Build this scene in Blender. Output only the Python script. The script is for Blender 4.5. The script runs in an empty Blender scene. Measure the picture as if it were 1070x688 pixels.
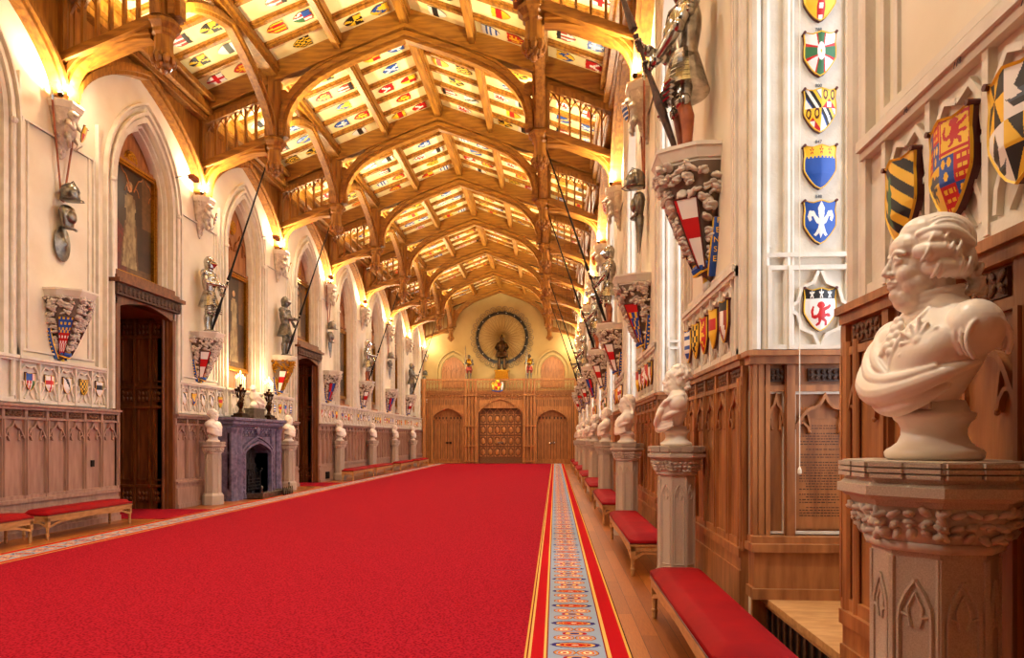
import bpy, bmesh, math, random
from mathutils import Vector, Matrix
random.seed(7)
PI=math.pi
SC=bpy.context.scene
COL=SC.collection
# ------------------------------------------------------------------ mesh helpers
class MB:
    def __init__(s): s.v=[];s.f=[];s.m=[];s.cur=0
    def add(s,vs,fs,mi=None):
        o=len(s.v); s.v+= [tuple(p) for p in vs]
        for f in fs: s.f.append([i+o for i in f]); s.m.append(s.cur if mi is None else mi)
        return s
    def box(s,x0,x1,y0,y1,z0,z1,mi=None):
        if x0>x1:x0,x1=x1,x0
        if y0>y1:y0,y1=y1,y0
        if z0>z1:z0,z1=z1,z0
        return s.add([(x0,y0,z0),(x1,y0,z0),(x1,y1,z0),(x0,y1,z0),(x0,y0,z1),(x1,y0,z1),(x1,y1,z1),(x0,y1,z1)],
          [(0,3,2,1),(4,5,6,7),(0,1,5,4),(1,2,6,5),(2,3,7,6),(3,0,4,7)],mi)
    def prism(s,poly,y0,y1,mi=None):
        # polygon (x,z), extruded from y0 to y1
        n=len(poly)
        a=0
        for i in range(n):
            x0,z0=poly[i];x1,z1=poly[(i+1)%n];a+=x0*z1-x1*z0
        if a<0: poly=poly[::-1]
        if y0>y1:y0,y1=y1,y0
        vs=[(x,y0,z) for x,z in poly]+[(x,y1,z) for x,z in poly]
        fs=[tuple(range(n)),tuple(range(2*n-1,n-1,-1))]+[((i+1)%n,i,n+i,n+(i+1)%n) for i in range(n)]
        return s.add(vs,fs,mi)
    def hprism(s,poly,z0,z1,mi=None,sc=1.0,cx=0,cy=0):
        # polygon (x,y) extruded upwards; top scaled by sc about (cx,cy)
        n=len(poly);a=0
        for i in range(n):
            x0,y0=poly[i];x1,y1=poly[(i+1)%n];a+=x0*y1-x1*y0
        if a<0: poly=poly[::-1]
        vs=[(x,y,z0) for x,y in poly]+[(cx+(x-cx)*sc,cy+(y-cy)*sc,z1) for x,y in poly]
        fs=[tuple(range(n-1,-1,-1)),tuple(range(n,2*n))]+[(i,(i+1)%n,n+(i+1)%n,n+i) for i in range(n)]
        return s.add(vs,fs,mi)
    def bar(s,pts,w,y0,y1,mi=None,closed=False):
        # a flat bar following a path in the xz plane
        n=len(pts); L=[];R=[]
        for i in range(n):
            if closed: p=pts[(i-1)%n];q=pts[(i+1)%n]
            else: p=pts[max(i-1,0)];q=pts[min(i+1,n-1)]
            dx,dz=q[0]-p[0],q[1]-p[1];l=math.hypot(dx,dz) or 1
            ww=w if not callable(w) else w(i/(n-1))
            nx,nz=-dz/l*ww/2,dx/l*ww/2
            # mitre
            if closed or 0<i<n-1:
                a=Vector((pts[i][0]-p[0],pts[i][1]-p[1]));b=Vector((q[0]-pts[i][0],q[1]-pts[i][1]))
                if a.length>1e-6 and b.length>1e-6:
                    c=a.normalized().dot(b.normalized());k=1/math.sqrt(max(.3,(1+c)/2));nx*=k;nz*=k
            L.append((pts[i][0]+nx,pts[i][1]+nz));R.append((pts[i][0]-nx,pts[i][1]-nz))
        vs=[]
        for (a,b),(c,d) in zip(L,R): vs+=[(a,y0,b),(c,y0,d),(c,y1,d),(a,y1,b)]
        fs=[]
        m=n if closed else n-1
        for i in range(m):
            j=(i+1)%n
            for k in range(4): fs.append((4*i+k,4*j+k,4*j+(k+1)%4,4*i+(k+1)%4))
        if not closed: fs+=[(3,2,1,0),(4*n-4,4*n-3,4*n-2,4*n-1)]
        if y0>y1: fs=[f[::-1] for f in fs]
        return s.add(vs,[f[::-1] for f in fs],mi)
    def tube(s,path,rad,n=8,mi=None,caps=True,sq=(1,1)):
        path=[Vector(p) for p in path];m=len(path)
        vs=[];up=None
        for i in range(m):
            t=(path[min(i+1,m-1)]-path[max(i-1,0)])
            if t.length<1e-9:t=Vector((0,0,1))
            t.normalize()
            if up is None:
                up=Vector((0,0,1)) if abs(t.z)<.9 else Vector((1,0,0))
            a=t.cross(up)
            if a.length<1e-5: a=t.cross(Vector((0,1,0)))
            a.normalize();b=t.cross(a).normalized();up=-b if False else up
            r=rad if not isinstance(rad,(list,tuple)) else rad[i]
            for k in range(n):
                an=2*PI*k/n;vs.append(path[i]+a*(math.cos(an)*r*sq[0])+b*(math.sin(an)*r*sq[1]))
        fs=[(i*n+k,i*n+(k+1)%n,(i+1)*n+(k+1)%n,(i+1)*n+k) for i in range(m-1) for k in range(n)]
        if caps: fs+=[tuple(range(n-1,-1,-1)),tuple(range((m-1)*n,m*n))]
        return s.add(vs,fs,mi)
    def st(s,path,rad,n=12,k=5,mi=None):
        # smooth tube: spline through the points, round ends, steady frame
        P=[Vector(p) for p in path];m=len(P)
        R=list(rad) if isinstance(rad,(list,tuple)) else [rad]*m
        def cr(a,b,c,d,t): return .5*((2*b)+(c-a)*t+(2*a-5*b+4*c-d)*t*t+(3*b-a-3*c+d)*t*t*t)
        Q=[];S=[]
        for i in range(m-1):
            a=P[max(i-1,0)];b=P[i];c=P[i+1];d=P[min(i+2,m-1)];ra=R[max(i-1,0)];rb=R[i];rc=R[i+1];rd=R[min(i+2,m-1)]
            for j in range(k): t=j/k;Q.append(cr(a,b,c,d,t));S.append(cr(ra,rb,rc,rd,t))
        Q.append(P[-1]);S.append(R[-1]);m=len(Q)
        vs=[];T=(Q[1]-Q[0]).normalized();u=T.orthogonal().normalized()
        for i in range(m):
            T2=(Q[min(i+1,m-1)]-Q[max(i-1,0)]).normalized();u=(u-T2*u.dot(T2)).normalized();w=T2.cross(u)
            for q in range(n):
                an=2*PI*q/n;vs.append(Q[i]+(u*math.cos(an)+w*math.sin(an))*S[i])
        s.add(vs,[(i*n+q,i*n+(q+1)%n,(i+1)*n+(q+1)%n,(i+1)*n+q) for i in range(m-1) for q in range(n)]+[tuple(range(n-1,-1,-1)),tuple(range((m-1)*n,m*n))],mi)
        s.ell(tuple(Q[0]),S[0],n,mi=mi);s.ell(tuple(Q[-1]),S[-1],n,mi=mi);return s
    def lathe(s,prof,n=16,c=(0,0,0),sx=1,sy=1,mi=None,rot=0,caps=True):
        # prof: (r,z)
        vs=[];m=len(prof)
        for r,z in prof:
            for k in range(n):
                a=2*PI*k/n+rot;vs.append((c[0]+r*sx*math.cos(a),c[1]+r*sy*math.sin(a),c[2]+z))
        fs=[(i*n+k,i*n+(k+1)%n,(i+1)*n+(k+1)%n,(i+1)*n+k) for i in range(m-1) for k in range(n)]
        if caps:
            fs+=[tuple(range(n-1,-1,-1)),tuple(range((m-1)*n,m*n))]
        return s.add(vs,fs,mi)
    def ell(s,c,r,n=10,rot=None,mi=None):
        # ellipsoid
        rx,ry,rz=(r,r,r) if not isinstance(r,(tuple,list)) else r
        vs=[];m=max(4,n//2+1)
        M=rot.to_matrix() if rot is not None else None
        def P(x,y,z):
            v=Vector((x*rx,y*ry,z*rz))
            if M: v=M@v
            return (c[0]+v.x,c[1]+v.y,c[2]+v.z)
        vs.append(P(0,0,-1))
        for i in range(1,m):
            t=-PI/2+PI*i/m
            for k in range(n):
                a=2*PI*k/n;vs.append(P(math.cos(t)*math.cos(a),math.cos(t)*math.sin(a),math.sin(t)))
        vs.append(P(0,0,1))
        fs=[(0,1+(k+1)%n,1+k) for k in range(n)]
        for i in range(m-2):
            for k in range(n):
                a=1+i*n;fs.append((a+k,a+(k+1)%n,a+n+(k+1)%n,a+n+k))
        t=len(vs)-1;a=1+(m-2)*n
        fs+=[(a+k,a+(k+1)%n,t) for k in range(n)]
        return s.add(vs,fs,mi)
    def caps(s,p,q,r0,r1,n=10,mi=None):
        # tapered capsule
        s.tube([p,q],[r0,r1],n,mi);s.ell(p,r0,n,mi=mi);s.ell(q,r1,n,mi=mi);return s
    def mesh(s,name,smooth=False):
        me=bpy.data.meshes.new(name);me.from_pydata(s.v,[],s.f)
        if any(s.m): me.polygons.foreach_set('material_index',s.m)
        if smooth: me.polygons.foreach_set('use_smooth',[True]*len(me.polygons))
        me.update();return me
    def build(s,name,mats,parent=None,smooth=False,loc=(0,0,0),rz=0,bevel=0):
        me=s.mesh(name,smooth)
        return mk(name,me,mats,parent,loc,rz,bevel)
def mk(name,me,mats=None,parent=None,loc=(0,0,0),rz=0,bevel=0):
    if mats is not None and len(me.materials)==0:
        for m in (mats if isinstance(mats,(list,tuple)) else [mats]): me.materials.append(m)
    o=bpy.data.objects.new(name,me);COL.objects.link(o);o.parent=parent;o.location=loc;o.rotation_euler=(0,0,rz)
    if bevel:
        b=o.modifiers.new('bevel','BEVEL');b.width=bevel;b.segments=2;b.limit_method='ANGLE';b.harden_normals=False
    return o
def tag(o,label=None,cat=None,group=None,kind=None):
    if label:o['label']=label
    if cat:o['category']=cat
    if group:o['group']=group
    if kind:o['kind']=kind
    return o
def empty(name,loc,rz=0,label=None,cat=None,group=None):
    o=bpy.data.objects.new(name,None);COL.objects.link(o);o.location=loc;o.rotation_euler=(0,0,rz);o.empty_display_size=.1
    return tag(o,label,cat,group)
CH={}
def kids(o): return [c for c in list(COL.objects) if c.parent==o] if o.name not in CH else CH[o.name]
def copy_tree(o,loc=None,rz=None,label=None,group=None,parent=None,scale=None):
    if parent is None and o.name not in CH: cache(o)
    c=o.copy();COL.objects.link(c);c.parent=parent
    if loc is not None:c.location=loc
    if rz is not None:c.rotation_euler=(0,0,rz)
    if label:c['label']=label
    if group:c['group']=group
    if scale is not None:c.scale=scale
    for ch in CH.get(o.name,[]): copy_tree(ch,parent=c)
    return c
def cache(o):
    by={}
    for x in COL.objects:
        if x.parent: by.setdefault(x.parent.name,[]).append(x)
    def rec(q):
        CH[q.name]=by.get(q.name,[])
        for k in CH[q.name]:rec(k)
    rec(o)
def remesh(mb,name,voxel,smooth=2,factor=.5,dec=None):
    me=mb.mesh(name);o=bpy.data.objects.new(name,me);COL.objects.link(o)
    r=o.modifiers.new('r','REMESH');r.mode='VOXEL';r.voxel_size=voxel;r.use_smooth_shade=True
    if smooth:
        m=o.modifiers.new('s','SMOOTH');m.iterations=smooth;m.factor=factor
    if dec:
        d=o.modifiers.new('d','DECIMATE');d.ratio=dec
    dg=bpy.context.evaluated_depsgraph_get();dg.update()
    out=bpy.data.meshes.new_from_object(o.evaluated_get(dg));out.name=name
    bpy.data.objects.remove(o);bpy.data.meshes.remove(me)
    out.polygons.foreach_set('use_smooth',[True]*len(out.polygons))
    return out
# ------------------------------------------------------------------ materials
def lin(c):
    def g(u): return u/12.92 if u<=.04045 else ((u+.055)/1.055)**2.4
    if isinstance(c,str):
        c=c.lstrip('#');c=[int(c[i:i+2],16)/255 for i in (0,2,4)]
    return (g(c[0]),g(c[1]),g(c[2]),1)
def mat(name,c,rough=.6,metal=0,c2=None,scale=(6,6,6),bump=0,bscale=None,detail=4,emit=None,coat=0,contrast=(.35,.65),sheen=0):
    m=bpy.data.materials.new(name);m.use_nodes=True;nt=m.node_tree;N=nt.nodes;L=nt.links
    b=N['Principled BSDF'];b.inputs['Roughness'].default_value=rough;b.inputs['Metallic'].default_value=metal
    b.inputs['Base Color'].default_value=lin(c)
    if coat:b.inputs['Coat Weight'].default_value=coat
    if sheen:b.inputs['Sheen Weight'].default_value=sheen
    tc=N.new('ShaderNodeTexCoord')
    if c2:
        mp=N.new('ShaderNodeMapping');mp.inputs['Scale'].default_value=scale;L.new(tc.outputs['Object'],mp.inputs[0])
        no=N.new('ShaderNodeTexNoise');no.inputs['Scale'].default_value=1;no.inputs['Detail'].default_value=detail;L.new(mp.outputs[0],no.inputs['Vector'])
        cr=N.new('ShaderNodeValToRGB');cr.color_ramp.elements[0].position=contrast[0];cr.color_ramp.elements[1].position=contrast[1]
        cr.color_ramp.elements[0].color=lin(c);cr.color_ramp.elements[1].color=lin(c2);L.new(no.outputs['Fac'],cr.inputs[0]);L.new(cr.outputs[0],b.inputs['Base Color'])
    if bump:
        mp=N.new('ShaderNodeMapping');mp.inputs['Scale'].default_value=bscale or scale;L.new(tc.outputs['Object'],mp.inputs[0])
        no=N.new('ShaderNodeTexNoise');no.inputs['Scale'].default_value=1;no.inputs['Detail'].default_value=3;L.new(mp.outputs[0],no.inputs['Vector'])
        bp=N.new('ShaderNodeBump');bp.inputs['Distance'].default_value=bump;bp.inputs['Strength'].default_value=.6;L.new(no.outputs['Fac'],bp.inputs['Height']);L.new(bp.outputs[0],b.inputs['Normal'])
    if emit:
        b.inputs['Emission Color'].default_value=lin(emit[0]);b.inputs['Emission Strength'].default_value=emit[1]
    return m
M={}
M['plaster']=mat('cream_plaster','#e8dcc3',.8,c2='#dfd0b4',scale=(1.5,1.5,1.5),bump=.004,bscale=(9,9,9))
M['stone']=mat('pale_carved_stone','#e4dbca',.7,c2='#d8ccb8',scale=(5,5,5),bump=.004,bscale=(40,40,40))
M['oak']=mat('golden_roof_oak','#a87024',.45,c2='#7c4b14',scale=(14,14,1.6),bump=.001,bscale=(50,50,4))
M['oakx']=mat('golden_roof_oak_long','#aa7124',.45,c2='#7e4c14',scale=(14,1.6,14),bump=.001,bscale=(50,4,50))
M['panel']=mat('wall_panel_oak','#b07340',.45,c2='#8a5329',scale=(14,14,2),bump=.002,bscale=(60,60,4))
M['panel2']=mat('old_door_oak','#80491f',.42,c2='#5c3012',scale=(14,14,2),bump=.002,bscale=(60,60,4))
M['screen']=mat('screen_oak','#bb7c40',.5,c2='#99602c',scale=(14,14,2),bump=.002,bscale=(60,60,4))
M['darkoak']=mat('dark_carved_oak','#5d3b22',.5,c2='#3a2212',scale=(20,20,20),bump=.01,bscale=(40,40,40))
M['ceil']=mat('cream_ceiling_panel','#fbecb4',.7,c2='#f6e29f',scale=(2,2,2))
M['marble']=mat('white_marble','#f3e9dc',.36,c2='#e8d9c6',scale=(5,5,9),detail=6)
M['pedestal']=mat('speckled_pedestal_stone','#c8b8a6',.6,c2='#b3a08c',scale=(220,220,220),bump=.001,bscale=(240,240,240))
M['carve']=mat('pale_carved_foliage','#ddd0c0',.65,c2='#bfae9c',scale=(12,12,12),bump=.002,bscale=(40,40,40))
M['purple']=mat('dark_grey_marble','#82768f',.4,c2='#575068',scale=(9,9,9),detail=8,bump=.003,bscale=(30,30,30))
M['velvet']=mat('red_leather','#92040b',.65,c2='#820309',scale=(3,3,3),bump=.001,bscale=(160,160,160))
M['benchwood']=mat('light_bench_oak','#c9975f',.45,c2='#b07c45',scale=(6,22,22))
M['steel']=mat('polished_steel','#c9c4ba',.22,1,c2='#8e8a82',scale=(9,9,9))
M['darksteel']=mat('aged_steel','#8d867a',.32,1,c2='#6b655c',scale=(12,12,12))
M['iron']=mat('black_iron','#1b1614',.5,.6)
M['leather']=mat('tan_leather','#a4582a',.5,c2='#8a4420',scale=(9,9,9))
M['gilt']=mat('gilt','#c9922d',.3,1,c2='#a06f1e',scale=(20,20,20))
M['gold']=mat('gold_paint','#f0bf2e',.4)
M['red']=mat('red_paint','#c4161a',.4)
M['blue']=mat('blue_paint','#1d4fa5',.4)
M['black']=mat('black_paint','#161416',.45)
M['white']=mat('white_paint','#efeae2',.45)
M['green']=mat('green_paint','#2f6b3d',.45)
M['rose']=mat('brick_red_paint','#a03a2a',.45)
M['brownred']=mat('maroon_edge_paint','#54180f',.4)
M['grey']=mat('dark_blue_grey_paint','#3c4a5a',.45)
M['candle']=mat('cream_candle','#f4ead0',.5)
M['flame']=mat('flame','#ffe9a0',.5,emit=('#ffd070',14))
M['bronze']=mat('dark_bronze','#4a3018',.35,.9,c2='#2c1c0e',scale=(20,20,20))
M['lampglass']=mat('uplight_glow','#fff1cf',.5,emit=('#ffd896',40))
M['daylight']=mat('daylit_leaded_glass','#dfe9ff',.3,emit=('#d6e4ff',2.0))
M['cvdark']=mat('canvas_dark_brown','#3b2413',.4,c2='#26160c',scale=(4,4,4))
M['cvmid']=mat('canvas_umber','#6b4a2a',.4,c2='#4e3319',scale=(8,8,8))
M['cvpale']=mat('canvas_pale_gown','#a8946c',.4,c2='#6e5a3c',scale=(9,9,5))
M['cvskin']=mat('canvas_flesh','#b98c66',.4)
M['cvred']=mat('canvas_crimson','#6e1c14',.4,c2='#4c120d',scale=(10,10,10))
M['rope']=mat('cream_cord','#eadfc8',.6)
M['soot']=mat('sooty_firebrick','#2a2320',.8)
TN=['gold','red','blue','black','white','green','rose','grey','brownred']
TI={k:i for i,k in enumerate(TN)}
TM=[M[k] for k in TN]
# node helper for patterned floors
def nmath(nt,op,a,b=None,c=None):
    n=nt.nodes.new('ShaderNodeMath');n.operation=op
    for i,x in enumerate((a,b,c)):
        if x is None: continue
        if isinstance(x,(int,float)): n.inputs[i].default_value=x
        else: nt.links.new(x,n.inputs[i])
    return n.outputs[0]
def ramp(nt,fac,stops,mode='CONSTANT'):
    r=nt.nodes.new('ShaderNodeValToRGB');r.color_ramp.interpolation=mode
    e=r.color_ramp.elements
    while len(e)>1:e.remove(e[-1])
    e[0].position=stops[0][0];e[0].color=lin(stops[0][1])
    for p,c in stops[1:]:
        q=e.new(p);q.color=lin(c)
    nt.links.new(fac,r.inputs[0]);return r.outputs[0]
def mixc(nt,f,a,b):
    n=nt.nodes.new('ShaderNodeMix');n.data_type='RGBA';nt.links.new(f,n.inputs[0]);nt.links.new(a,n.inputs[6]);nt.links.new(b,n.inputs[7]);return n.outputs[2]
def border_mat(x0,name):
    # carpet border running along Y; x measured from its inner edge x0 (+ towards the outer edge), repeat .62 m
    m=bpy.data.materials.new(name);m.use_nodes=True;nt=m.node_tree;b=nt.nodes['Principled BSDF'];b.inputs['Roughness'].default_value=1;b.inputs['Specular IOR Level'].default_value=.05
    tc=nt.nodes.new('ShaderNodeTexCoord');sp=nt.nodes.new('ShaderNodeSeparateXYZ');nt.links.new(tc.outputs['Object'],sp.inputs[0])
    X=nmath(nt,'ABSOLUTE',nmath(nt,'SUBTRACT',sp.outputs[0],x0));Y=sp.outputs[1]
    base=ramp(nt,X,[(0,'#d9a24e'),(.012,'#7c1a14'),(.024,'#e0b060'),(.045,'#b3131a'),(.14,'#e3b05c'),(.158,'#8a2a1c'),(.168,'#93a0b4'),(.595,'#8a2a1c'),(.606,'#e3b05c'),(.635,'#b3131a'),(.76,'#e0a850'),(.778,'#3a0c0c')])
    cx=nmath(nt,'SUBTRACT',X,.382)
    fy=nmath(nt,'MULTIPLY',nmath(nt,'SUBTRACT',nmath(nt,'FRACT',nmath(nt,'DIVIDE',Y,.62)),.5),.62)
    def wob(amp,sc):
        n=nt.nodes.new('ShaderNodeTexNoise');n.inputs['Scale'].default_value=sc;nt.links.new(tc.outputs['Object'],n.inputs['Vector']);return nmath(nt,'MULTIPLY',nmath(nt,'SUBTRACT',n.outputs['Fac'],.5),amp)
    def ell(px,py,rx,ry):
        a=nmath(nt,'POWER',nmath(nt,'ABSOLUTE',nmath(nt,'DIVIDE',nmath(nt,'SUBTRACT',px,0.0),rx)),2.0)
        c=nmath(nt,'POWER',nmath(nt,'ABSOLUTE',nmath(nt,'DIVIDE',py,ry)),2.0)
        return nmath(nt,'ADD',nmath(nt,'SQRT',nmath(nt,'ADD',a,c)),wob(.25,40))
    d1=ell(cx,fy,.19,.075)
    med=ramp(nt,nmath(nt,'MULTIPLY',d1,.5),[(0,'#f3e2c0'),(.06,'#b3131a'),(.2,'#e08a3a'),(.25,'#a8161a'),(.33,'#e9b45e'),(.39,'#39306e'),(.5,'#93a0b4')])
    out=mixc(nt,nmath(nt,'LESS_THAN',d1,1.0),base,med)
    # scrolls between the medallions
    ax=nmath(nt,'SUBTRACT',nmath(nt,'ABSOLUTE',cx),.085)
    ay=nmath(nt,'SUBTRACT',nmath(nt,'ABSOLUTE',fy),.19)
    d2=ell(ax,ay,.085,.075)
    sw=ramp(nt,nmath(nt,'MULTIPLY',d2,.5),[(0,'#b3131a'),(.1,'#f0d9a8'),(.2,'#d8702c'),(.32,'#93a0b4'),(.38,'#c8863e'),(.46,'#7c2a1c')])
    out=mixc(nt,nmath(nt,'LESS_THAN',d2,1.0),out,sw)
    ay3=nmath(nt,'SUBTRACT',nmath(nt,'ABSOLUTE',fy),.3)
    d3=ell(cx,ay3,.1,.035)
    sw3=ramp(nt,nmath(nt,'MULTIPLY',d3,.5),[(0,'#39306e'),(.2,'#e9b45e'),(.35,'#a8161a')])
    out=mixc(nt,nmath(nt,'LESS_THAN',d3,1.0),out,sw3)
    nt.links.new(out,b.inputs['Base Color']);return m

M['oaky']=mat('golden_roof_oak_cross','#aa7124',.45,c2='#7e4c14',scale=(1.6,14,14),bump=.001,bscale=(4,50,50))
M['panelday']=mat('daylight_tinted_oak','#ad8a76',.5,c2='#967260',scale=(14,14,2),bump=.001,bscale=(60,60,4))  # left wainscot: the window daylight's pale purplish cast is in the colour
M['plasterE']=mat('yellowed_end_plaster','#c4aa70',.8,c2='#b89c60',scale=(1,1,1))
M['brass']=mat('gold_blades','#8a6a34',.5,.3)
M['gapshade']=mat('shade_brown_stone','#7d6756',.8)  # bracket core, brown to imitate shade between the carved leaves

M['velvet'].node_tree.nodes['Principled BSDF'].inputs['Specular IOR Level'].default_value=.1

M['carveoak']=mat('carved_brown_oak','#80522f',.5,c2='#5c3719',scale=(20,20,20),bump=.004,bscale=(60,60,60))
UP,PT,DAY,EXPO,DN,RU,GL=150,52,38,0.6,125,190,45
# ------------------------------------------------------------------ the hall
XL,XR,CX,HW=-8.75,1.55,-3.6,5.15
YK=[2.1,6.85,11.54,16.26,20.98,25.7,30.42,35.14,39.86,44.5]
YP=[2.3,6.95]+YK[2:]                     # centres of the right-hand piers
YEND=45.1
R90=PI/2
def archpts(c,half,zs,za,n=10,zb=None):
    h=za-zs;P=[]
    if zb is not None:P.append((c-half,zb))
    def q(u):   # u 0..1 distance from the centre
        if h>=half*.98:
            R=(h*h+half*half)/(2*half);return math.sqrt(max(0,R*R-(u*half+R-half)**2))
        return h*(.62*math.sqrt(max(0,1-u*u))+.38*(1-u))
    for i in range(2*n+1):
        t=i/n-1
        u=1-(1-abs(t))**1.6 if abs(t)<1 else 1
        x=math.copysign(u,t) if t else 0
        P.append((c+x*half,zs+q(abs(x))))
    if zb is not None:P.append((c+half,zb))
    return P
def wall_face(mb,s0,s1,z1,ops,depth,mi=0,z0=0):
    cur=s0
    for (c,half,zb,zs,za,back) in ops:
        mb.add([(cur,0,z0),(c-half,0,z0),(c-half,0,z1),(cur,0,z1)],[(0,1,2,3)],mi)
        if zb>z0: mb.add([(c-half,0,z0),(c+half,0,z0),(c+half,0,zb),(c-half,0,zb)],[(0,1,2,3)],mi)
        P=archpts(c,half,zs,za,10)
        for (a,za_),(b,zb_) in zip(P,P[1:]):
            mb.add([(a,0,za_),(b,0,zb_),(b,0,z1),(a,0,z1)],[(0,1,2,3)],mi)
        Q=[(c-half,zb)]+P+[(c+half,zb)]
        for (a,za_),(b,zb_) in zip(Q,Q[1:]):
            mb.add([(a,0,za_),(a,depth,za_),(b,depth,zb_),(b,0,zb_)],[(3,2,1,0)],mi)
        mb.add([(c-half,0,zb),(c+half,0,zb),(c+half,depth,zb),(c-half,depth,zb)],[(0,1,2,3)],mi)
        if back is not None:
            Q2=[(p[0],max(p[1],4.4)) for p in Q] if zb==0 else Q
            mb.add([(p[0],depth,p[1]) for p in Q2],[tuple(range(len(Q2)))[::-1]],back)
        cur=c+half
    mb.add([(cur,0,z0),(s1,0,z0),(s1,0,z1),(cur,0,z1)],[(0,1,2,3)],mi)
def ogee(c,a,z0,h,n=9):
    P=[]
    for i in range(-n,n+1):
        t=1-abs(i)/n;x=a*(1-t**.9)
        z=.62*math.sin(PI/2*t/.55) if t<.55 else .62+.38*((t-.55)/.45)**2.2
        P.append((c+math.copysign(x,i) if i else c,z0+h*z))
    return P
def cusp(mb,c,a,z0,h,w,y0,y1):
    mb.bar(ogee(c,a,z0,h),w,y0,y1)
    for s in (-1,1):
        mb.bar([(c+s*a*.97,z0+h*.06),(c+s*a*.86,z0+h*.17),(c+s*a*.7,z0+h*.17),(c+s*a*.57,z0+h*.06),(c+s*a*.5,z0-h*.1)],w*.7,y0+.006,y1)
        mb.bar([(c+s*a*.49,z0-h*.08),(c+s*a*.48,z0+h*.12),(c+s*a*.53,z0+h*.34),(c+s*a*.62,z0+h*.56)],w*.6,y0+.012,y1)
        mb.ell((c+s*a*.5,(y0+y1)/2-.01,z0-h*.1),(w*.65,abs(y0-y1)*.4,w*.65),8)
def dado(mb,s0,s1,zt=2.17,pitch=.46,plinth=.62,arch=True,simple=False):
    # panelled oak wainscot: 0 oak, 1 carving
    mb.box(s0,s1,-.05,.0,0,zt)
    mb.box(s0,s1,-.13,-.05,0,plinth*.75);mb.box(s0,s1,-.16,-.13,0,.1);mb.box(s0,s1,-.105,-.05,plinth*.75,plinth*.9);mb.box(s0,s1,-.14,-.05,plinth*.9,plinth)
    mb.box(s0-.02,s1+.02,-.17,0,zt-.04,zt);mb.box(s0-.01,s1+.01,-.13,0,zt-.09,zt-.04)
    mb.box(s0,s1,-.09,-.05,zt-.25,zt-.21);mb.box(s0,s1,-.09,-.05,plinth,plinth+.06)
    n=max(1,round((s1-s0)/pitch));p=(s1-s0)/n
    for i in range(n+1):
        x=s0+i*p
        mb.box(x-.03,x+.03,-.1,-.05,plinth,zt-.09)
        mb.box(x-.012,x+.012,-.125,-.1,plinth+.06,zt-.25)
        if i<n:
            c=x+p/2
            if not simple:
                mb.box(c-p*.32,c+p*.32,-.075,-.05,zt-.2,zt-.1,1)
                for k in range(6):
                    for q in (0,1):
                        mb.ell((c+(k-2.5)*p*.105,-.08,zt-.17+q*.042),(p*.07,.016,.012),9,rot=Vector(((-1)**(k+q)*.9,0,1)).to_track_quat('X','Y'),mi=1)
                        mb.ell((c+(k-2.5)*p*.105+p*.03,-.09,zt-.165+q*.035),.009,7,mi=1)
            cusp(mb,c,p/2-.03,zt-.56,.28,.022,-.095,-.05)
def frame_rect(mb,s0,s1,z0,z1,w,y0,y1,mi=0):
    mb.box(s0,s1,y0,y1,z0,z0+w,mi);mb.box(s0,s1,y0,y1,z1-w,z1,mi);mb.box(s0,s0+w,y0,y1,z0+w,z1-w,mi);mb.box(s1-w,s1,y0,y1,z0+w,z1-w,mi)
def band(mb,cs,p,z0,z1,s0,s1):
    # pale tracery band behind the wall shields
    mb.box(s0,s1,-.03,0,z0,z1);mb.box(s0,s1,-.1,-.03,z1-.06,z1);mb.box(s0,s1,-.07,-.03,z0,z0+.05);mb.box(s0,s1,-.13,-.03,z1-.02,z1+.03)
    for c in cs:
        for s in (-1,1):
            if s<0 or c==cs[-1]: mb.box(c+s*p/2-.018,c+s*p/2+.018,-.085,-.03,z0+.01,z1-.01)
            a=p/2-.02;zm=z1-.08;zl=z0+.07;h=(zm-zl)
            mb.bar([(c+s*a,zm-h*.42),(c+s*a*.85,zm-h*.2),(c+s*a*.5,zm-h*.06),(c,zm-h*.12)],.025,-.075,-.03)
            mb.bar([(c+s*a,zm-h*.46),(c+s*a*.62,zm-h*.52),(c+s*a*.55,zm-h*.66),(c+s*a*.85,zm-h*.85),(c+s*a*.9,zl)],.022,-.07,-.03)
            mb.bar([(c+s*a*.5,zl),(c+s*a*.2,zl+h*.12),(c,zl+h*.3)],.022,-.065,-.03)
# ---- floor
def floor_mat():
    m=bpy.data.materials.new('oak_floor_boards');m.use_nodes=True;nt=m.node_tree;b=nt.nodes['Principled BSDF'];b.inputs['Roughness'].default_value=.4
    tc=nt.nodes.new('ShaderNodeTexCoord');mp=nt.nodes.new('ShaderNodeMapping');mp.inputs['Rotation'].default_value=(0,0,R90);nt.links.new(tc.outputs['Object'],mp.inputs[0])
    br=nt.nodes.new('ShaderNodeTexBrick');br.inputs['Scale'].default_value=1;br.inputs['Brick Width'].default_value=1.4;br.inputs['Row Height'].default_value=.14;br.inputs['Mortar Size'].default_value=.0025
    br.inputs['Color1'].default_value=lin('#bd6f2a');br.inputs['Color2'].default_value=lin('#995218');br.inputs['Mortar'].default_value=lin('#4a2610')
    nt.links.new(mp.outputs[0],br.inputs[0])
    no=nt.nodes.new('ShaderNodeTexNoise');mp2=nt.nodes.new('ShaderNodeMapping');mp2.inputs['Scale'].default_value=(30,1.5,1);nt.links.new(tc.outputs['Object'],mp2.inputs[0]);nt.links.new(mp2.outputs[0],no.inputs['Vector'])
    mx=nt.nodes.new('ShaderNodeMix');mx.data_type='RGBA';mx.blend_type='MULTIPLY';mx.inputs[0].default_value=.5
    nt.links.new(br.outputs[0],mx.inputs[6]);nt.links.new(ramp(nt,no.outputs['Fac'],[(.3,'#b09070'),(.7,'#ffffff')],'LINEAR'),mx.inputs[7]);nt.links.new(mx.outputs[2],b.inputs['Base Color']);return m
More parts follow.
